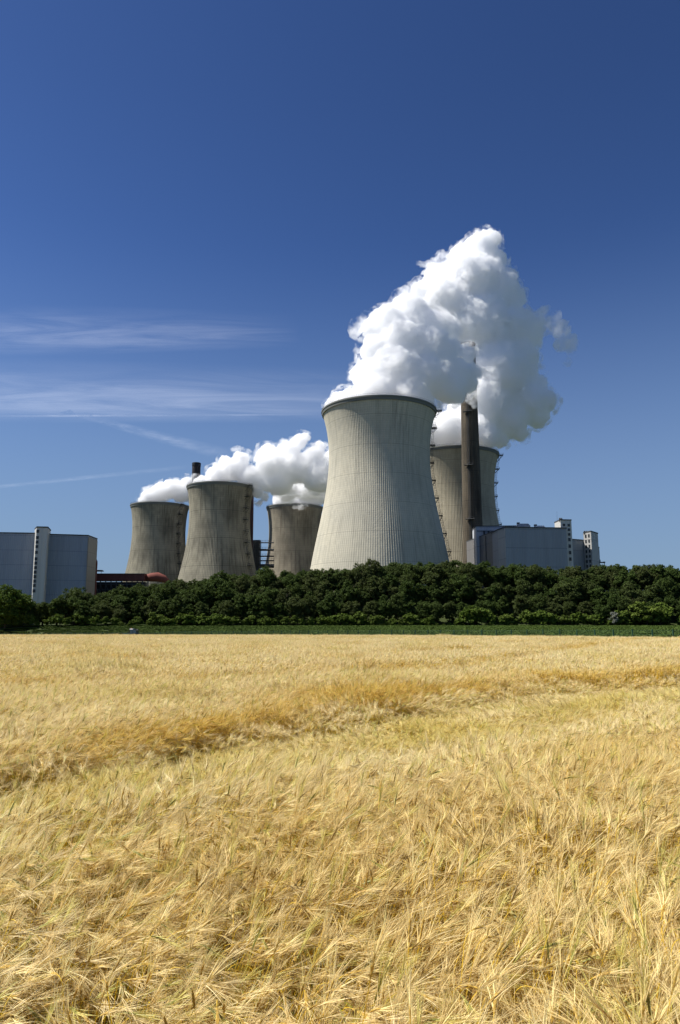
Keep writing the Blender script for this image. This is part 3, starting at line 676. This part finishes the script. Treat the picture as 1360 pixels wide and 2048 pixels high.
if True:
    TP = protos(8, 11.5, 8.6, 66, 44, M_leaf, 100, base=.0, leaf=.25)
    SP = protos(6, 3.6, 4.8, 26, 24, M_shrub, 200, base=.0, leaf=.27)
    LP = protos(2, 14, 12, 60, 34, M_light, 300, base=.0, leaf=.42)
    ZON = [(-999, 62, 'at left end of wood'), (62, 190, 'below left boiler house'), (190, 345, 'below red conveyor hall'),
           (345, 520, 'below left pair of cooling towers'), (520, 640, 'below brown cooling tower'), (640, 895, 'below largest cooling tower'),
           (895, 1010, 'below slender chimney and dark hall'), (1010, 1200, 'below large blue hall'), (1200, 2999, 'right of all buildings')]
    def zone(x, y):
        px = CX+x/y*FPX
        return next(z[2] for z in ZON if z[0] <= px < z[1])
    rr = random.Random(5)
    rows = [(4, 9.0, 4.7, 'in front row'), (11, 10.5, 4.7, 'halfway up bank'), (19, 11., 4.9, 'high on bank'), (24, 8.8, 5.0, 'tucked under skyline'), (28, 11.5, 3.9, 'on skyline')]
    for dy, H, sp, rn in rows:
        x = -150.; sp = sp-.3 if dy == 28 else sp
        while x < 152:
            xx = x+rr.uniform(-.9, .9); yy = float(wood_y(xx))+dy+rr.uniform(-2.6, 2.6); x += sp*rr.uniform(.65, 1.35)
            if xx/yy < -.52 or xx/yy > .52: continue
            s = H/11.5*rr.uniform(.78, 1.2)
            if dy == 28:
                zt_ = float(bank_top(xx*285/yy)); zt_ = CAMZ+(zt_-CAMZ)*yy/285+rr.uniform(-1.2, .5)-(1.1 if xx < -48 else 0)
                s = max((zt_-float(ground(xx, yy)))/12.0, .45)
            elif float(bank_top(xx)) < 14.5: 
                s = min(s, (float(bank_top(xx))-float(ground(xx, yy)))/12.5*rr.uniform(.8, 1))
                s = max(s, .4)
            z_ = zone(xx, yy)
            plant('deciduous_tree', TP[rr.randrange(8)], xx, yy, max(s, .75)*rr.uniform(.9, 1.1), s, rr.uniform(0, 6.28),
                  'dark green tree %s, %s' % (rn, z_), 'tree', 'trees %s, %s' % (rn, z_))
    for px, yy in ((622, 262), (634, 270), (640, 258), (700, 268)):
        plant('deciduous_tree', TP[px % 8], (px-CX)/FPX*yy, yy, .95, .95, px, 'dark green tree halfway up bank, below largest cooling tower' if px > 640 else 'dark green tree halfway up bank, below brown cooling tower', 'tree', 'trees halfway up bank, below largest cooling tower' if px > 640 else 'trees halfway up bank, below brown cooling tower')
    for i, (px, yy, s) in enumerate([(-30, 249, 1.0), (18, 247, 1.06), (48, 252, .84)]):
        xx = (px-CX)/FPX*yy
        plant('broad_tree', LP[i % 2], xx, yy, s, s*.98, i*2., ['broad bright green tree cut by the left edge of the photo', 'broad bright green tree in full, at the left end of the wood', 'smaller bright green tree right of the broad left one'][i], 'tree', 'bright green trees at the left end')
    # shrubs along the foot of the bank
    x = -122.
    while x < 138:
        yy = float(wood_y(x))+rr.uniform(-2.2, .8); px = CX+x/yy*FPX
        big = 1.0
        if 100 < px < 330: big = 1.1
        if 560 < px < 640: big = .8
        if 640 < px < 760: big = 1.3
        if 860 < px < 925: big = .5
        if 925 < px < 1130: big = 1.45; yy -= 2.5
        if 1130 < px < 1270: big = 1.2
        if 1285 < px < 1335: big = 1.75
        s = big*rr.choice((.55, .8, .95, 1.1, 1.3))*rr.uniform(.85, 1.1)
        if x/yy > -.5: plant('shrub', SP[rr.randrange(6)], x, yy, s*rr.uniform(.9, 1.2), s, rr.uniform(0, 6.28), 'bright green shrub at wood edge, '+zone(x, yy), 'shrub', 'shrubs '+zone(x, yy))
        x += 2.7*rr.uniform(.7, 1.3)
    sp_ = protos(1, 3.6, 3.6, 16, 22, M_silver, 400, base=.02, leaf=.2)[0]
    plant('shrub', sp_, (1222-CX)/FPX*246, 246, 1.05, 1.45, 0, 'silvery grey leaved bush among the green shrubs on the right', 'shrub', None)
# ------------------------------------------------------------------ barley, beets
def tuft(name, n, rad, seed, awns, aw, segs=4, leafs=2, square=False, earw=.011, near=True):
    """one clump of bearded barley; local +X is the way the ears lean"""
    r = np.random.default_rng(seed); V = []; C = []
    def quad_strip(pts, side, w_, col):
        # pts (k,3); ribbon of width w_(k)
        k = len(pts); a = pts-side*w_[:, None]/2; b = pts+side*w_[:, None]/2
        for i in range(k-1):
            V.append((a[i], b[i], b[i+1], a[i+1])); C.append(col)
    up = np.array([0, 0, 1.])
    for i in range(n):
        if square: x, y = r.uniform(-rad, rad, 2)
        else:
            a = r.uniform(0, 6.283); q = rad*math.sqrt(r.uniform()); x, y = q*math.cos(a), q*math.sin(a)
        az = r.normal(0, .6); h = r.normal(.74, .055); lean = abs(r.normal(.16, .08)); bend = r.uniform(.7, 2.1)
        if r.uniform() < .18: bend = r.uniform(.1, .6)
        d = np.array([math.cos(az), math.sin(az), 0])
        tone = r.uniform(.8, 1.15); green = r.uniform() < .10
        # stalk: straight with a lean, then a curved neck
        P = [np.array([x, y, 0.])]; th = lean*.5; k = segs
        for j in range(k): P.append(P[-1]+(d*math.sin(th)+up*math.cos(th))*(h/k)); th += lean*.35
        th0 = th
        for j in range(3):
            th += (bend-th0)/3*.9; P.append(P[-1]+(d*math.sin(th)+up*math.cos(th))*.022)
        P = np.array(P); side = np.cross(d, up)+r.normal(0, .4, 3); side /= np.linalg.norm(side)
        sc_ = np.array([.68, .47, .035])*tone if not green else np.array([.46, .42, .06])
        sw = .0035 if near else aw*1.6
        quad_strip(P, side, np.full(len(P), sw), sc_)
        # ear
        ed = d*math.sin(bend)+up*math.cos(bend); en = np.cross(ed, side); en /= np.linalg.norm(en); es = np.cross(en, ed)
        L = r.uniform(.07, .095); base = P[-1]
        ec = np.array([.52, .36, .085])*tone*r.uniform(.75, 1.25) if not green else np.array([.33, .32, .08])
        m_ = 6 if near else 2; ws = np.sin(np.linspace(.5, 2.75, m_+1))*earw
        curve = [base]; e2 = ed.copy()
        for j in range(m_):
            curve.append(curve[-1]+e2*L/m_); e2 = e2-up*.06; e2 /= np.linalg.norm(e2)
        curve = np.array(curve)
        for j in range(m_):
            ww = ws[j]*(1.25 if j % 2 else .85); w2 = ws[j+1]*(.85 if j % 2 else 1.25)
            ring = lambda c_, w_: [c_+es*w_*.5, c_+en*w_*.32, c_-es*w_*.5, c_-en*w_*.32]
            A, B = ring(curve[j], ww), ring(curve[j+1], w2)
            for q in range(4):
                V.append((A[q], A[(q+1) % 4], B[(q+1) % 4], B[q])); C.append(ec*(1.15 if (j+q) % 2 else .8))
        # awns: long bristles from both rows of grains
        ac = np.array([.93, .77, .42])*tone if not green else np.array([.74, .68, .24])
        for j in range(awns):
            f = j/max(awns-1, 1); s = 1 if j % 2 else -1; b0 = curve[0]*(1-f)+curve[-1]*f
            sp = r.uniform(.08, .34)*(1.1-.4*f); ad = e2*.35+ed*.65+es*s*sp+en*r.normal(0, .12); ad /= np.linalg.norm(ad)
            l_ = r.uniform(.11, .17); k2 = 2 if near else 1
            p1 = b0+ad*l_*.5; a2 = ad+es*s*.10-up*.05; p2 = p1+a2/np.linalg.norm(a2)*l_*.5
            sd = np.cross(ad, r.normal(size=3)); sd /= np.linalg.norm(sd)
            cc = ac*r.uniform(.8, 1.15)
            if near: quad_strip(np.array([b0, p1, p2]), sd, np.array([aw, aw*.75, aw*.25]), cc)
            else: quad_strip(np.array([b0, p2]), sd, np.array([aw, aw*.5]), cc)
        for j in range(leafs):
            if r.uniform() < .45: continue
            z = r.uniform(.25, .75)*h; a = r.uniform(0, 6.283); ld = np.array([math.cos(a), math.sin(a), 0]); l_ = r.uniform(.12, .24)
            b0 = P[0]+(P[segs]-P[0])*z/h
            pt = np.array([b0, b0+ld*l_*.3+up*l_*.35, b0+ld*l_*.75+up*l_*.25, b0+ld*l_-up*l_*.15])
            lc = np.array([.52, .41, .14])*tone if r.uniform() > .3 else np.array([.24, .27, .04])
            quad_strip(pt, np.cross(ld, up), np.array([.006, .010, .008, .002])*(1 if near else 1.6), lc)
    V = np.array(V); me = npmesh(name, V.reshape(-1, 3), np.arange(len(V)*4).reshape(-1, 4))
    C = np.repeat(np.array(C), 4, 0); C = np.concatenate([np.clip(C, 0, 1), np.ones((len(C), 1))], 1)
    a = me.attributes.new('col', 'FLOAT_COLOR', 'POINT'); a.data.foreach_set('color', C.astype(np.float32).ravel())
    return me
def scatter(name, P, rot, scl_, idx, extra, coll, m=None):
    me = bpy.data.meshes.new(name); me.vertices.add(len(P)); me.vertices.foreach_set('co', np.asarray(P, np.float32).ravel()); me.update()
    for nm, tp, key, arr in (('rot', 'FLOAT_VECTOR', 'vector', rot), ('scl', 'FLOAT_VECTOR', 'vector', scl_), ('idx', 'INT', 'value', idx), ('green', 'FLOAT', 'value', extra)):
        a = me.attributes.new(nm, tp, 'POINT'); a.data.foreach_set(key, np.asarray(arr, np.int32 if tp == 'INT' else np.float32).ravel())
    o = link(name, me)
    ng = bpy.data.node_groups.new(name, 'GeometryNodeTree')
    ng.interface.new_socket('Geometry', in_out='INPUT', socket_type='NodeSocketGeometry'); ng.interface.new_socket('Geometry', in_out='OUTPUT', socket_type='NodeSocketGeometry')
    gi = ng.nodes.new('NodeGroupInput'); go = ng.nodes.new('NodeGroupOutput')
    ci = ng.nodes.new('GeometryNodeCollectionInfo'); ci.inputs['Collection'].default_value = coll
    ci.inputs['Separate Children'].default_value = True; ci.inputs['Reset Children'].default_value = True
    ip = ng.nodes.new('GeometryNodeInstanceOnPoints'); ip.inputs['Pick Instance'].default_value = True
    def attr(nm, tp):
        n = ng.nodes.new('GeometryNodeInputNamedAttribute'); n.data_type = tp; n.inputs['Name'].default_value = nm
        return next(s for s in n.outputs if s.enabled and s.name == 'Attribute')
    e2r = ng.nodes.new('FunctionNodeEulerToRotation')
    ng.links.new(gi.outputs[0], ip.inputs['Points']); ng.links.new(ci.outputs[0], ip.inputs['Instance'])
    ng.links.new(attr('idx', 'INT'), ip.inputs['Instance Index'])
    ng.links.new(attr('rot', 'FLOAT_VECTOR'), e2r.inputs[0]); ng.links.new(e2r.outputs[0], ip.inputs['Rotation'])
    ng.links.new(attr('scl', 'FLOAT_VECTOR'), ip.inputs['Scale'])
    ng.links.new(ip.outputs[0], go.inputs[0])
    md = o.modifiers.new('plants', 'NODES'); md.node_group = ng
    print('scatter', name, len(P))
    return o
def proto_coll(name, meshes, m):
    c = bpy.data.collections.new(name)
    for i, me in enumerate(meshes):
        me.materials.append(m); c.objects.link(bpy.data.objects.new('%s_%02d' % (name, i), me))
    return c
def crop_mat():
    m, t, b = mat('barley', (.5,.4,.2), .5, .35)
    a = t.nodes.new('ShaderNodeAttribute'); a.attribute_name = 'col'
    g_ = t.nodes.new('ShaderNodeAttribute'); g_.attribute_type = 'INSTANCER'; g_.attribute_name = 'green'
    col = mixc(t, mathn(t, 'MULTIPLY', g_.outputs['Fac'], .75, True), a.outputs['Color'], mixc(t, 1., a.outputs['Color'], (.76,.70,.23), 'MULTIPLY'))
    col = mixc(t, mathn(t, 'MULTIPLY', g_.outputs['Fac'], -1., True), col, mixc(t, 1., col, (.82,.69,.30), 'MULTIPLY'))
    lk(t, col, b.inputs['Base Color'])
    tr = t.nodes.new('ShaderNodeBsdfTranslucent'); lk(t, col, tr.inputs['Color'])
    mx = t.nodes.new('ShaderNodeMixShader'); mx.inputs[0].default_value = .3
    lk(t, b.outputs[0], mx.inputs[1]); lk(t, tr.outputs[0], mx.inputs[2]); lk(t, mx.outputs[0], t.nodes['Material Output'].inputs['Surface'])
    return m
FE = np.array([(-12,5.6),(-8,6.8),(-3.9,8.3),(-3,9),(-2.4,10.2),(0,13.3),(4.1,18.3),(10.6,22.6),(20,29)], float)
NE = np.array([(-12,2.4),(-8,3.4),(-2.4,5.1),(-1.5,5.7),(-.8,6.4),(.1,7.4),(1.9,8.8),(5.8,12.3),(12,17),(20,23)], float)
TL = np.array([(-30,11),(-14,15),(-8.2,17.4),(-4,19),(0,21.4),(5,27),(11.7,40),(22,60),(29,70),(40,88)], float)
TL2 = np.array([(-40,20),(-15,27),(0,34),(12,44),(25,66),(34,84)], float)
def near_line(x, y, L_):
    d = np.full(x.shape, 1e9)
    for a, b in zip(L_[:-1], L_[1:]):
        v = b-a; t = np.clip(((x-a[0])*v[0]+(y-a[1])*v[1])/(v@v), 0, 1); d = np.minimum(d, np.hypot(x-a[0]-t*v[0], y-a[1]-t*v[1]))
    return d
def field_state(x, y):
    """height factor, greenness and lean direction of the crop"""
    fe = np.interp(x, FE[:, 0], FE[:, 1])+fnoise(x, y, 1.6, 3)*.25; ne = np.interp(x, NE[:, 0], NE[:, 1])+fnoise(x, y, 1.4, 4)*.3
    s = np.clip((y-ne)/np.maximum(fe-ne, .5), 0, 1); ins = (y > ne) & (y < fe)
    hgt = 1+.07*fnoise(x, y, 2.2, 11)+.05*fnoise(x, y, .9, 12)
    hgt = np.where(ins, hgt*(1-.42*np.clip(s*1.5, 0, 1)**.9*np.clip((fe-y)/1.3, .35, 1)), hgt)
    d1 = near_line(x, y, TL); d2 = near_line(x, y, TL2)
    for d, wd, k in ((d1, .7, .42), (d2, .7, .28)): hgt = hgt*(1-k*np.exp(-(d/wd)**2))
    # gentle swells where the wind has pressed the crop down
    hgt = hgt*(1-.10*np.clip(fnoise(x*.5, y, 5.5, 21), 0, 1))
    gr = np.where(ins, .15+np.clip(s*2.2, 0, .62)+.35*fnoise(x, y, 1.1, 31), .12+.45*np.clip(fnoise(x, y, 3., 32), -.3, 1)+.12*np.exp(-(d1/1.2)**2))
    ang = .2+1.1*fnoise(x, y, 2.4, 41)+.9*fnoise(x, y, .9, 42)
    ang = np.where(ins, ang+.9, ang)
    tan = np.exp(-((y-fe-.1)/(.75+.055*y))**2)*.8*np.clip(.85+.3*fnoise(x, y, 1.5, 51), 0, 1)+.75*np.exp(-(d1/1.0)**2)+.6*np.exp(-(d2/1.1)**2)+.45*np.clip(fnoise(x, y*1.7, 4., 52)-.25, 0, 1)
    gr = np.clip(gr, 0, 1)-1.6*np.clip(tan, 0, .9)
    return hgt, np.clip(gr, -1, 1), ang
def make_points(y0, y1, sp, seed, kx=.5, mx=3.):
    r = np.random.default_rng(seed); P = []
    for yy in np.arange(y0, y1, sp):
        hw = kx*max(yy, 0)+mx; xx = np.arange(-hw, hw, sp)
        P.append(np.stack([xx+r.uniform(-.5, .5, len(xx))*sp, yy+r.uniform(-.5, .5, len(xx))*sp], -1))
    P = np.concatenate(P); return P[:, 0], P[:, 1], r
if True:
    MB_ = crop_mat()
    ca_ = proto_coll('barley_clump', [tuft('barley_clump', 62, .34, 500+i, 20, .0025) for i in range(9)], MB_)
    cb_ = proto_coll('barley_patch', [tuft('barley_patch', 150, .62, 520+i, 7, .0062, 2, 1, False, .015, False) for i in range(6)], MB_)
    cc_ = proto_coll('barley_plot', [tuft('barley_plot', 300, 1.5, 540+i, 5, .016, 1, 1, False, .03, False) for i in range(5)], MB_)
    for nm, y0, y1, sp, cl, nv, tl in (('barley_field', -1, 20, .36, ca_, 9, .16), ('barley_field', 20, 62, .72, cb_, 6, .12), ('barley_field', 62, 245, 1.45, cc_, 5, .05)):
        x, y, r = make_points(y0, y1, sp, int(y0)+9)
        keep = (y < fence_y(x)-1.2) & (np.hypot(x-TR.x, (y-TR.y)*1.2) > 6.) 
        keep &= ~((y > TR.y-5) & (np.abs(x-TR.x) < 9))
        x, y = x[keep], y[keep]; h, gr, ang = field_state(x, y); n = len(x)
        if y0 > 60: h = h*.95
        rot = np.stack([r.normal(0, tl, n), np.abs(r.normal(0, tl, n)), ang+r.normal(0, .35, n)], -1)
        s = np.stack([r.uniform(.92, 1.12, n)]*2+[h*r.uniform(.94, 1.07, n)], -1)
        o = scatter(nm, np.stack([x, y, ground(x, y)], -1), rot, s, r.integers(0, nv, n), gr, cl)
        tag(o, {-1: 'foreground ears of the ripe bearded barley field', 20: 'middle stretch of the ripe pale gold barley field', 62: 'far stretch of the ripe pale gold barley field'}[y0], 'barley', None, 'stuff')
    # beet rows
    def beet(seed):
        r = np.random.default_rng(seed); V = []
        for gy_ in np.arange(-1.5, 1.5, .45):
            for gx_ in np.arange(-1.5, 1.5, .28):
                cx, cy_ = gx_+r.normal(0, .04), gy_+r.normal(0, .04)
                for j in range(9):
                    a = r.uniform(0, 6.283); l_ = r.uniform(.25, .42); el = r.uniform(.5, 1.35); d = np.array([math.cos(a)*math.cos(el), math.sin(a)*math.cos(el), math.sin(el)])
                    sd = np.array([-math.sin(a), math.cos(a), 0])*r.uniform(.05, .085); b0 = np.array([cx, cy_, .02]); p1 = b0+d*l_*.45; p2 = b0+d*l_*.8+np.array([math.cos(a), math.sin(a), 0])*.03; p3 = b0+d*l_*.95+np.array([math.cos(a), math.sin(a), -.3])*.09
                    V += [(b0-sd*.15, b0+sd*.15, p1+sd*.8, p1-sd*.8), (p1-sd*.8, p1+sd*.8, p2+sd, p2-sd), (p2-sd, p2+sd, p3+sd*.3, p3-sd*.3)]
        V = np.array(V); return npmesh('beet_leaves', V.reshape(-1, 3), np.arange(len(V)*4).reshape(-1, 4))
    MBt, t, b = mat('beet_leaf', (.055,.10,.022), .75, .12)
    lk(t, mixc(t, ramp(t, noisen(t, tc(t), 1.5, 3), [(.4, 0.), (.65, 1.)]), (.045,.080,.012), (.105,.150,.030)), b.inputs['Base Color'])
    cd_ = proto_coll('beet_leaves', [beet(600+i) for i in range(3)], MBt)
    x, y, r = make_points(66, 256, 2.9, 77, .5, 6)
    keep = (y > fence_y(x)+2.0) & (y < wood_y(x)+3) & (np.hypot(x-TR.x, y-TR.y) > 5); x, y = x[keep], y[keep]; n = len(x)
    o = scatter('beet_crop', np.stack([x, y, ground(x, y)], -1), np.stack([np.zeros(n), np.zeros(n), r.integers(0, 2, n)*math.pi], -1), np.ones((n, 3))*r.uniform(.9, 1.15, (n, 1)), r.integers(0, 3, n), np.zeros(n), cd_)
    tag(o, 'strip of low dark green beet crop between barley and wood', 'beet crop', None, 'stuff')

# ------------------------------------------------------------------ fence and tractor
if True:
    d = Vector((-.714, .700, 0)); p = Vector((44.2, float(fence_y(44.2)), 0)); root = empty('wire_fence', (p.x, p.y, float(ground(p.x, p.y))))
    tag(root, 'long thin green wire fence with posts between barley and beets', 'fence')
    pts = []; 
    for i in range(96): q = p+d*2.5*i; pts.append(Vector((q.x, float(fence_y(q.x)), float(ground(q.x, fence_y(q.x)))))-root.location)
    pm = MB(); pm.box((0, 0, .85), (.14, .14, 1.9)); pm.box((0, 0, 1.82), (.13, .13, .05)); me = None
    for q in pts:
        if me is None: o = pm.build('post', M_greygreen, root); me = o.data
        else: o = bpy.data.objects.new('post', me); COL.objects.link(o); o.parent = root
        o.location = q
    mb = MB()
    for h in (.15, .5, .85, 1.2, 1.5, 1.72): mb.tube([q+Vector((0, 0, h)) for q in pts], .010, 4)
    for a, b_ in zip(pts[:-1], pts[1:]):
        for k in range(1, 8):
            q = a.lerp(b_, k/8); mb.box((q.x, q.y, q.z+.93), (.008, .008, 1.6))
    mb.build('wire_mesh', M_greygreen, root)
    # tractor seen over the barley
    M_tg, _, _ = mat('teal_paint', (.06,.16,.15), .35, .5); M_wh, _, _ = mat('white_roof_paint', (.8,.8,.78), .4, .4)
    M_ty, _, _ = mat('rubber', (.02,.02,.02), .85); M_cg, _, _ = mat('cab_glass', (.10,.16,.17), .08, .8); M_or, _, _ = mat('orange_lamp', (.8,.25,.03), .3)
    gz_ = float(ground(TR.x, TR.y)); root = empty('tractor', (TR.x, TR.y, gz_), math.pi); tag(root, 'teal tractor with white cab roof half sunk behind the barley', 'tractor')
    mb = MB(); mb.box((1.35, 0, 1.15), (1.9, .8, .75)); mb.box((1.4, 0, 1.56), (1.7, .65, .1)); mb.box((0, 0, .85), (3.2, .6, .45)); mb.build('body', M_tg, root)
    mb = MB()
    for s in (-1, 1): mb.prism([(-1.35, s*.62-.0), (.05, s*.62), (.05, s*1.0), (-1.35, s*1.0)][::1], 1.62, 1.70)
    mb.build('mudguard', M_tg, root)
    cab = MB()
    for x_ in (-1.0, -.1, .55):
        for s in (-.68, .68): cab.tube([(x_, s, 1.3), (x_*.9, s*.95, 2.55)], .045, 6)
    cab.box((-.22, 0, 1.32), (1.6, 1.4, .12)); c_ = cab.build('cab', M_steel, root)
    g_ = MB(); g_.prism([(-.97, -.66), (.52, -.66), (.52, .66), (-.97, .66)], 1.38, 2.52, [(-.88, -.62), (.48, -.62), (.48, .62), (-.88, .62)]); g_.build('glass', M_cg, c_)
    g_ = MB(); g_.prism([(-.15, -.72), (.68, -.72), (.68, .72), (-.15, .72)], 2.53, 2.72, [(-.1, -.66), (.55, -.66), (.55, .66), (-.1, .66)]); g_.build('cab_roof', M_wh, c_)
    g_ = MB(); g_.prism([(-1.05, -.7), (-.16, -.7), (-.16, .7), (-1.05, .7)], 2.53, 2.66); g_.build('roof_hatch', M_steel, c_)
    g_ = MB(); g_.tube([(.55, -.55, 2.7), (.55, -.55, 2.86)], .07, 8); g_.build('beacon', M_or, c_)
    g_ = MB(); g_.tube([(.9, .3, 1.5), (.9, .3, 2.5)], .05, 8); g_.build('exhaust', M_steel, root)
    g_ = MB(); g_.tube([(-1., .7, 2.45), (-1.5, 1.0, 2.4), (-1.7, 1.0, 2.1), (-1.7, 1.0, 1.2)], .06, 6); g_.box((-1.7, 1.0, 2.1), (.12, .25, .4)); g_.build('side_mirror', M_steel, root)
    for x_, r_, wv in ((-.75, .85, .48), (1.85, .58, .36)):
        for s in (-1, 1):
            wh = empty('wheel'); wh.parent = root; wh.location = (x_, s*.85, r_)
            t_ = MB(); n = 28
            prof = [(r_*.55, -wv/2), (r_*.9, -wv/2), (r_, -wv/3), (r_, wv/3), (r_*.9, wv/2), (r_*.55, wv/2)]
            Vv = [(a*math.cos(2*math.pi*k/n), b_, a*math.sin(2*math.pi*k/n)) for a, b_ in prof for k in range(n)]
            t_.add(Vv, [(i*n+k, i*n+(k+1) % n, (i+1)*n+(k+1) % n, (i+1)*n+k) for i in range(5) for k in range(n)]); t_.build('tyre', M_ty, wh)
            t_ = MB(); t_.tube([(0, -wv*.3, 0), (0, wv*.3, 0)], r_*.56, 20); t_.build('rim', M_wh, wh)
# ------------------------------------------------------------------ high thin cloud
def sky_pt(px, py, H):
    a, b, c = ray(px, py); t = (H-CAMZ)/c; return Vector((a*t, b*t, H))
def cloud_mat(name, alpha, ns, nlo, nhi, warp=1.):
    m = bpy.data.materials.new(name); m.use_nodes = True; t = m.node_tree; t.nodes.clear()
    out = t.nodes.new('ShaderNodeOutputMaterial'); uv = tc(t, 'UV'); sp = t.nodes.new('ShaderNodeSeparateXYZ'); lk(t, uv, sp.inputs[0])
    def bell(x, e):     # soft falloff to 0 at both ends
        q = mathn(t, 'MULTIPLY', mathn(t, 'MULTIPLY', x, mathn(t, 'SUBTRACT', 1., x)), 4.); return mathn(t, 'POWER', mathn(t, 'MAXIMUM', q, 0.), e)
    n1 = noisen(t, uv, 1, 7, .62, ns); n1.node.inputs['Distortion'].default_value = 1.1; n2 = noisen(t, uv, 1, 3, .5, (ns[0]*.3, ns[1]*.35, 1))
    f = mathn(t, 'MULTIPLY', ramp(t, n1, [(nlo, 0.), (nhi, 1.)]), ramp(t, n2, [(.3, .15), (.62, 1.)]))
    f = mathn(t, 'MULTIPLY', mathn(t, 'MULTIPLY', f, bell(sp.outputs[1], 1.6)), bell(sp.outputs[0], .9))
    f = mathn(t, 'MULTIPLY', f, alpha)
    tr = t.nodes.new('ShaderNodeBsdfTransparent'); tl = t.nodes.new('ShaderNodeBsdfTranslucent'); tl.inputs[0].default_value = (.9,.92,.95,1)
    mx = t.nodes.new('ShaderNodeMixShader'); lk(t, f, mx.inputs[0]); lk(t, tr.outputs[0], mx.inputs[1]); lk(t, tl.outputs[0], mx.inputs[2])
    lk(t, mx.outputs[0], out.inputs[0]); return m
def ribbon(name, p0, p1, w0, w1, H, m, label, cat, group):
    """a level sheet of ice cloud at height H, from p0 to p1, w metres wide at either end"""
    a = sky_pt(*p0, H); b = sky_pt(*p1, H); d = (b-a).normalized(); n = Vector((-d.y, d.x, 0)); c = (a+b)/2
    V = []; K = 24
    for i in range(K+1):
        f = i/K; q = a.lerp(b, f)-c; w_ = (w0+(w1-w0)*f)/2
        for s in (-1, 0, 1): V.append(q+n*s*w_)
    F = [(i*3+j, i*3+3+j, i*3+4+j, i*3+1+j) for i in range(K) for j in (0, 1)]
    mb = MB(); mb.add(V, F); o = mb.build(name, m); o.location = c
    uvl = o.data.uv_layers.new(name='UVMap')
    for lp in o.data.loops: uvl.data[lp.index].uv = ((lp.vertex_index//3)/K, (lp.vertex_index % 3)/2)
    return tag(o, label, cat, group)
if True:
    ribbon('cirrus_cloud', (-300, 664), (600, 662), 4600, 2600, 8000, cloud_mat('cirrus_upper', .24, (2.4, 3, 1), .32, .8), 'upper faint streak of cirrus over the left half of the sky', 'cirrus cloud', 'cirrus clouds')
    ribbon('cirrus_cloud', (-520, 780), (820, 800), 8500, 6500, 8000, cloud_mat('cirrus_lower', .32, (3, 3, 1), .26, .8), 'broad lower veil of cirrus just above the straight contrail', 'cirrus cloud', 'cirrus clouds')
    ribbon('contrail', (-120, 833), (700, 829), 520, 300, 8000, cloud_mat('contrail_line', .14, (16, 1., 1), .25, .6), 'long straight level contrail reaching the largest tower rim', 'contrail', 'contrails')
    ribbon('contrail', (130, 822), (470, 914), 700, 2600, 8000, cloud_mat('contrail_wide', .10, (20, 3, 1), .25, .65), 'broad fading contrail slanting down below the straight one', 'contrail', 'contrails')
    ribbon('contrail', (-100, 984), (400, 931), 1100, 1100, 8000, cloud_mat('contrail_low', .07, (20, 2, 1), .25, .6), 'faint low contrail rising toward the black chimney tip', 'contrail', 'contrails')
